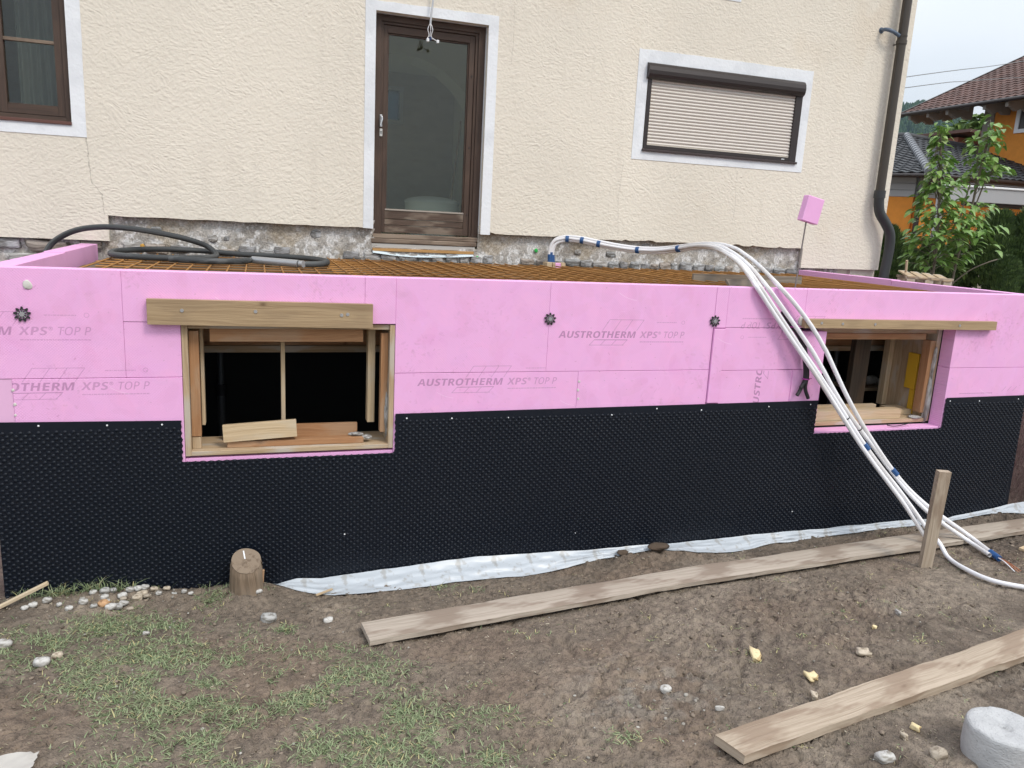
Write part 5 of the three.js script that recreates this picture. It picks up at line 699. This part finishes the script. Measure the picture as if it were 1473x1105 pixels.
  mesh('soffit', off(slab(19.9, 30, 4.46, 4.49, -15.4, -14.7)), M.brownMetal, a);
}
{ // ---- terrace roof in front of it
  const t = thing('terrace_roof', 'pale grey terrace roof beam with a dark gutter beneath it, half hidden by the saplings', 'canopy', [19, 3.7, -12]);
  const br = box(6.2, .38, .12, .01).rotateZ(.012).translate(1.55, .08, 0); mesh('beam', br, M.greyPaint, t); mesh('cap_rail', box(6.25, .05, .2, .01).rotateZ(.012).translate(1.55, .295, 0), M.whitePaint, t); mesh('gutter', rod([-.6, -.17, -.12], [4.6, -.16, -.12], .07, 10), M.brownMetal, t); mesh('rail', rod([-.6, .335, 0], [4.6, .36, 0], .03, 6), M.brownMetal, t);
  for (const x of [-1.4, 4.4]) mesh('post', slab(x - .07, x + .07, -1.85, -.1, -.2, -.06), M.greyPaint, t);
}
{ const b = thing('timber_building', 'brown timber building with a red flower box, glimpsed between the roofs', 'building', [34.4, 1.9, -27]); mesh('wall', [slab(-.72, 2.5, 0, 5.85, -3, 0)], std({ color: lin(.16, .06, .035) }), b); mesh('roof', [box(3.5, .15, 4).rotateZ(-.06).translate(.85, 6.0, -1.2)], M.tileBrown, b); mesh('opening', slab(.0, .55, 4.8, 5.6, .001, .03), M.dark, b); mesh('balcony_rail', slab(-.72, 2.5, 4.5, 4.75, .2, .26), std({ color: lin(.22, .09, .05) }), b); for (let k = 0; k < 3; k++) mesh('flowers', stoneGeo(k, .25, .14, .12, .5, 1).translate(-.5 + k * .5, 4.75, .34), std({ color: lin(.5, .04, .05) }), b); }
// ---- foliage
function leafGeo(len, w, fold, droop) { const n = 4, p = [], ix = []; for (let i = 0; i <= n; i++) { const t = i / n, ww = w * Math.sin(Math.PI * Math.pow(t, .8)) * (1 - .15 * t) + .0015, y = -droop * t * t * len, z = len * t * (1 - .15 * t * droop); p.push(-ww, y + fold * ww, z, 0, y, z, ww, y + fold * ww, z); } for (let i = 0; i < n; i++) { const a = i * 3; ix.push(a, a + 1, a + 3, a + 1, a + 4, a + 3, a + 1, a + 2, a + 4, a + 2, a + 5, a + 4); } const g = new THREE.BufferGeometry(); g.setAttribute('position', new THREE.Float32BufferAttribute(p, 3)); g.setIndex(ix); g.computeVertexNormals(); return g; }
const leafMat = (r, g, b, t = .3) => new THREE.MeshPhysicalMaterial({ color: lin(r, g, b), roughness: .5, transmission: t, thickness: 0, side: THREE.DoubleSide });
{
  const LM = [leafMat(.22, .38, .09, .3), leafMat(.30, .48, .12, .3), leafMat(.14, .28, .06, .3), leafMat(.38, .48, .2, .3)], LG = [leafGeo(.125, .034, .35, .32), leafGeo(.105, .030, .3, .45), leafGeo(.09, .026, .4, .25)], bark = std({ color: lin(.17, .14, .115), roughness: .9 });
  const sapling = (pos, label, seed, trunks, zones) => {
    const r = rng(seed), s = thing('sapling', label, 'young tree', pos, 'two leafy saplings behind the pink wall'); mesh('trunk', trunks.map(([p, q]) => tube(p, q, 6, 8)), bark, s); const rest = []; let cnt = 0;
    for (const [x, y, z, rx, ry, n, lean] of zones) for (let k = 0; k < n; k++) {
      // a shoot from the zone's axis carrying a few leaves
      const t = r() * 6.283, q = Math.sqrt(r()), A = V3(x + lean * (r() - .5) * .1, y + (r() * 2 - 1) * ry, z), E = V3(x + Math.cos(t) * q * rx, A.y + .04 + r() * .1, z + Math.sin(t) * q * rx); if (k % 3 === 0) mesh('twig', tube([[A.x, A.y - .05, A.z], [(A.x + E.x) / 2, (A.y + E.y) / 2 + .015, (A.z + E.z) / 2], [E.x, E.y, E.z]], .004, 3, 5), bark, s);
      for (let i = 0; i < 3; i++) { const o = new THREE.Object3D(); o.position.copy(E).add(V3((r() - .5) * .09, (r() - .5) * .10, (r() - .5) * .09)); o.rotation.set(-.15 + r() * .65, t * -1 + Math.PI / 2 + (r() - .5) * 2.2, (r() - .5) * .8, 'YXZ'); o.scale.setScalar(.75 + r() * .5); const g = Math.floor(r() * 3), m = r() < .12 ? 3 : Math.floor(r() * 3);
        if (cnt < 295) { const l = mesh('leaf', LG[g], LM[m], s); l.position.copy(o.position); l.rotation.copy(o.rotation); l.scale.copy(o.scale); cnt++; } else { o.updateMatrix(); rest.push(o.matrix.clone()); } }
    }
    if (rest.length) { const im = new THREE.InstancedMesh(LG[0], LM[0], rest.length); rest.forEach((m, i) => im.setMatrixAt(i, m)); im.name = 'foliage'; im.userData.kind = 'stuff'; im.castShadow = im.receiveShadow = true; s.add(im); }
  };
  sapling([8.35, 1.78, -3.22], 'left sapling with one upright slender leafy top', 5, [[[[0, 0, 0], [-.01, .5, 0], [-.05, 1.05, -.03], [-.08, 1.6, -.08], [-.11, 1.92, -.12]], .016], [[[-.04, .9, -.02], [-.14, 1.15, .03]], .006], [[[-.01, .4, 0], [-.22, .75, .08]], .007]], [[-.11, 1.80, -.12, .07, .16, 26, 1], [-.08, 1.45, -.08, .13, .22, 42, 1], [-.07, 1.10, -.04, .24, .18, 48, 1], [-.05, .75, 0, .34, .2, 72, 1], [-.02, .40, 0, .34, .2, 38, 1]]);
  sapling([8.73, 1.76, -3.26], 'right sapling with bare stems below its bushy top', 6, [[[[0, 0, 0], [.03, .45, 0], [.08, .95, .03], [.10, 1.5, .05], [.11, 2.08, .1]], .015], [[[.02, .12, 0], [.16, .3, .1], [.34, .42, .2], [.46, .46, .22]], .008], [[[.05, .62, 0], [.13, 1.05, .03], [.2, 1.5, .08]], .009], [[[.03, .5, 0], [-.03, 1.0, 0], [0, 1.4, .03]], .008]], [[.12, 1.98, .1, .12, .14, 14, 1], [.02, 1.72, .06, .16, .18, 26, 1], [.22, 1.62, .1, .17, .2, 30, 1], [.10, 1.38, .05, .18, .12, 16, 1], [.08, .92, .02, .26, .16, 40, 1], [.14, .66, .06, .34, .14, 32, 1], [.0, .36, 0, .2, .16, 18, 1]]);
}
{ // thuja hedge plants
  const r = rng(15), leafs = []; const sp = new THREE.BufferGeometry(); sp.setAttribute('position', new THREE.Float32BufferAttribute([-.012, 0, 0, .012, 0, 0, 0, .085, .012, -.03, .03, .004, -.004, .03, 0, -.035, .075, .01, .004, .035, 0, .03, .04, .004, .036, .082, .01], 3)); sp.computeVertexNormals();
  for (let k = 0; k < 3400; k++) { const y = Math.pow(r(), .8), t = r() * 6.283, lump = .72 + .5 * fbm(Math.cos(t) * 2 + 9, Math.sin(t) * 2 + y * 5, 3), q = (.44 * Math.pow(1 - y, .5) * (.55 + .45 * Math.sqrt(r()))) * lump + .02; const g = sp.clone(); const s = .8 + r() * .9; g.scale(s, s, s).rotateX(.5 * r()).rotateY(Math.PI / 2 - t + (r() - .5) * 1.6).rotateZ((r() - .5) * .5).translate(Math.cos(t) * q, y * 1.05 + .05 * r(), Math.sin(t) * q); const c = mix3([.035, .07, .02], [.13, .21, .055], Math.pow(r(), 1.5)); g.setAttribute('color', new THREE.Float32BufferAttribute(Array(9).fill(c).flat(), 3)); leafs.push(g); }
  const geo = mergeGeometries(leafs), mat = new THREE.MeshPhysicalMaterial({ vertexColors: true, roughness: .7, side: THREE.DoubleSide, transmission: .15, thickness: 0 }), proto = thing('thuja', 'left thuja beside the downpipe, close to the house corner', 'thuja', [8.66, 1.62, -4.4]); proto.scale.set(.85, .85, .85); const f = mesh('foliage', geo, mat, proto); f.userData.kind = 'stuff'; mesh('trunk', new THREE.CylinderGeometry(.02, .03, .9, 6).translate(0, .4, 0), std({ color: lin(.06, .045, .03) }), proto);
  proto.userData.group = 'thuja hedge plants';
  for (const [x, y, z, s, ry, lab] of [[9.12, 1.55, -4.45, .68, 1, 'second thuja from the downpipe, beside the left sapling'], [9.62, 1.62, -4.5, .72, 2.2, 'low thuja behind the left sapling'], [10.0, 1.66, -4.4, .7, 3.1, 'low thuja behind the stems of the right sapling'], [10.32, 1.72, -4.05, 1.02, 4.4, 'tall thuja to the right of the saplings'], [10.62, 1.72, -3.75, 1.08, 5.3, 'thuja filling the right edge above the pink wall'], [10.85, 1.72, -3.35, 1.05, .6, 'thuja cut by the right edge of the picture'], [9.72, 1.55, -3.3, .62, 2.7, 'low thuja in front of the tall one, right of the sapling stems'], [10.02, 1.52, -2.85, .66, 3.9, 'lowest front thuja at the right edge, touching the pink wall top']]) { const c = proto.clone(); c.name = numbered('thuja'); c.position.set(x, y, z); c.rotation.y = ry; c.scale.set(s, s, s); c.userData = { ...proto.userData, label: lab }; scene.add(c); }
}
{ // pallet pieces at the house corner
  const p = thing('wooden_pallet', 'broken pale wooden pallet lying at the foot of the downpipe', 'pallet', [7.52, 1.90, -2.55]); p.rotation.y = -.5;
  for (let k = 0; k < 4; k++) mesh('slat', box(.09, .02, .4, .003).rotateX(.12).translate(-.2 + k * .13, .11 - k * .008, 0), M.dirtyPine, p); for (const z of [-.15, .15]) { mesh('bearer', box(.52, .03, .08, .003).translate(0, .075, z), M.plankWarm, p); for (const x of [-.2, 0, .2]) mesh('block', box(.09, .10, .08, .003).translate(x, .01, z), M.dirtyPine, p); }
  tag(mesh('wood_stick', rod([7.30, 2.03, -2.62], [7.27, 2.17, -2.6], .014, 8), M.pine), 'short stick standing beside the pallet', 'stick');
}
{ // big green tree
  const r = rng(25), t = thing('broadleaf_tree', 'bright green broadleaf tree beyond the black roof', 'tree', [47.5, 3.6, -40]), leafs = [], sp = new THREE.PlaneGeometry(.5, .34); mesh('trunk', new THREE.CylinderGeometry(.2, .4, 5, 8).translate(0, 2.5, 0), std({ color: lin(.07, .05, .035) }), t);
  for (let k = 0; k < 4200; k++) { const c = Math.floor(r() * 14), cx = Math.sin(c * 2.4) * 3.2 * ((c % 5) / 5 + .25), cz = Math.cos(c * 2.4) * 3.2 * ((c % 4) / 4 + .25), cy = 4.6 + (c * .618 % 1) * 2.4, a = r() * 6.28, b = Math.acos(2 * r() - 1), q = 1.5 * Math.cbrt(r()); const g = sp.clone().rotateX(r() * 6).rotateY(r() * 6).translate(cx + q * Math.sin(b) * Math.cos(a), cy + q * .75 * Math.cos(b), cz + q * Math.sin(b) * Math.sin(a)); const cl = mix3([.055, .10, .02], [.15, .23, .045], r()); g.setAttribute('color', new THREE.Float32BufferAttribute(Array(4).fill(cl).flat(), 3)); leafs.push(g); }
  const f = mesh('crown', mergeGeometries(leafs), std({ vertexColors: true, side: THREE.DoubleSide, roughness: .7 }), t); f.userData.kind = 'stuff';
}
{ // overhead cables
  tag(mesh('overhead_cable', tube([[2, 3.6, -5.6 - 9], [13.7, 5.97, -9.9], [19.5, 7.30, -12.53], [34, 10.9, -19]], .009, 10, 5), std({ color: lin(.2, .21, .22) })), 'upper of the two overhead cables in the sky at the right', 'cable');
  tag(mesh('overhead_cable', tube([[2, 3.5, -15], [13.7, 5.74, -9.88], [18.9, 6.89, -13.15], [30, 9.2, -20]], .009, 10, 5), std({ color: lin(.2, .21, .22) })), 'lower of the two overhead cables in the sky at the right', 'cable');
}
{ // wooded hill
  const na = 160, nr = 40, p = [], ix = [], H = (az, r) => 2 + (r * .0 + interp(az, [20, 36, 42, 44.5, 46, 47.5, 49, 54, 70], [120, 190, 236, 252, 246, 222, 206, 190, 120]) + 10 * (fbm(az * .9, 3, 3) - .5)) * sstep(800, 1800, r) + 14 * (fbm(az * 2, r * .01, 3) - .5) * sstep(900, 1300, r);
  for (let j = 0; j <= nr; j++) for (let i = 0; i <= na; i++) { const az = 20 + i / na * 50, r = 800 + j / nr * 1300, a = az * Math.PI / 180; p.push(Math.sin(a) * r, H(az, r) - (j === 0 ? 20 : 0), 4.68 - Math.cos(a) * r); }
  for (let j = 0; j < nr; j++) for (let i = 0; i < na; i++) { const a = j * (na + 1) + i; ix.push(a, a + 1, a + na + 1, a + na + 1, a + 1, a + na + 2); }
  const g = new THREE.BufferGeometry(); g.setAttribute('position', new THREE.Float32BufferAttribute(p, 3)); g.setIndex(ix); g.computeVertexNormals(); const hm = mesh('hill', g, std({ color: lin(.02, .045, .02), roughness: 1 })); hm.userData.kind = 'structure';
  const r = rng(41), cone = new THREE.LatheGeometry([[0, 1], [.10, .78], [.05, .74], [.17, .5], [.09, .46], [.24, .14], [.0, .1]].map(q => new THREE.Vector2(...q)), 7), N = 9000, im = new THREE.InstancedMesh(cone, std({ color: lin(1, 1, 1), roughness: 1 }), N), q = new THREE.Object3D();
  for (let k = 0; k < N; k++) { const az = 40 + r() * 13, rr = 950 + Math.sqrt(r()) * 880, a = az * Math.PI / 180, s = 11 + r() * 9; q.position.set(Math.sin(a) * rr, H(az, rr) - 1.5, 4.68 - Math.cos(a) * rr); q.scale.set(s, s, s); q.rotation.y = r() * 6; q.updateMatrix(); im.setMatrixAt(k, q.matrix); const d = r(); im.setColorAt(k, lin(.014 + .03 * d, .038 + .045 * d, .016 + .012 * d)); }
  im.name = 'forest'; scene.add(im); tag(im, 'dark wooded hillside far off between the two roofs', 'forest', null, 'stuff');
}

renderer.render(scene, camera);
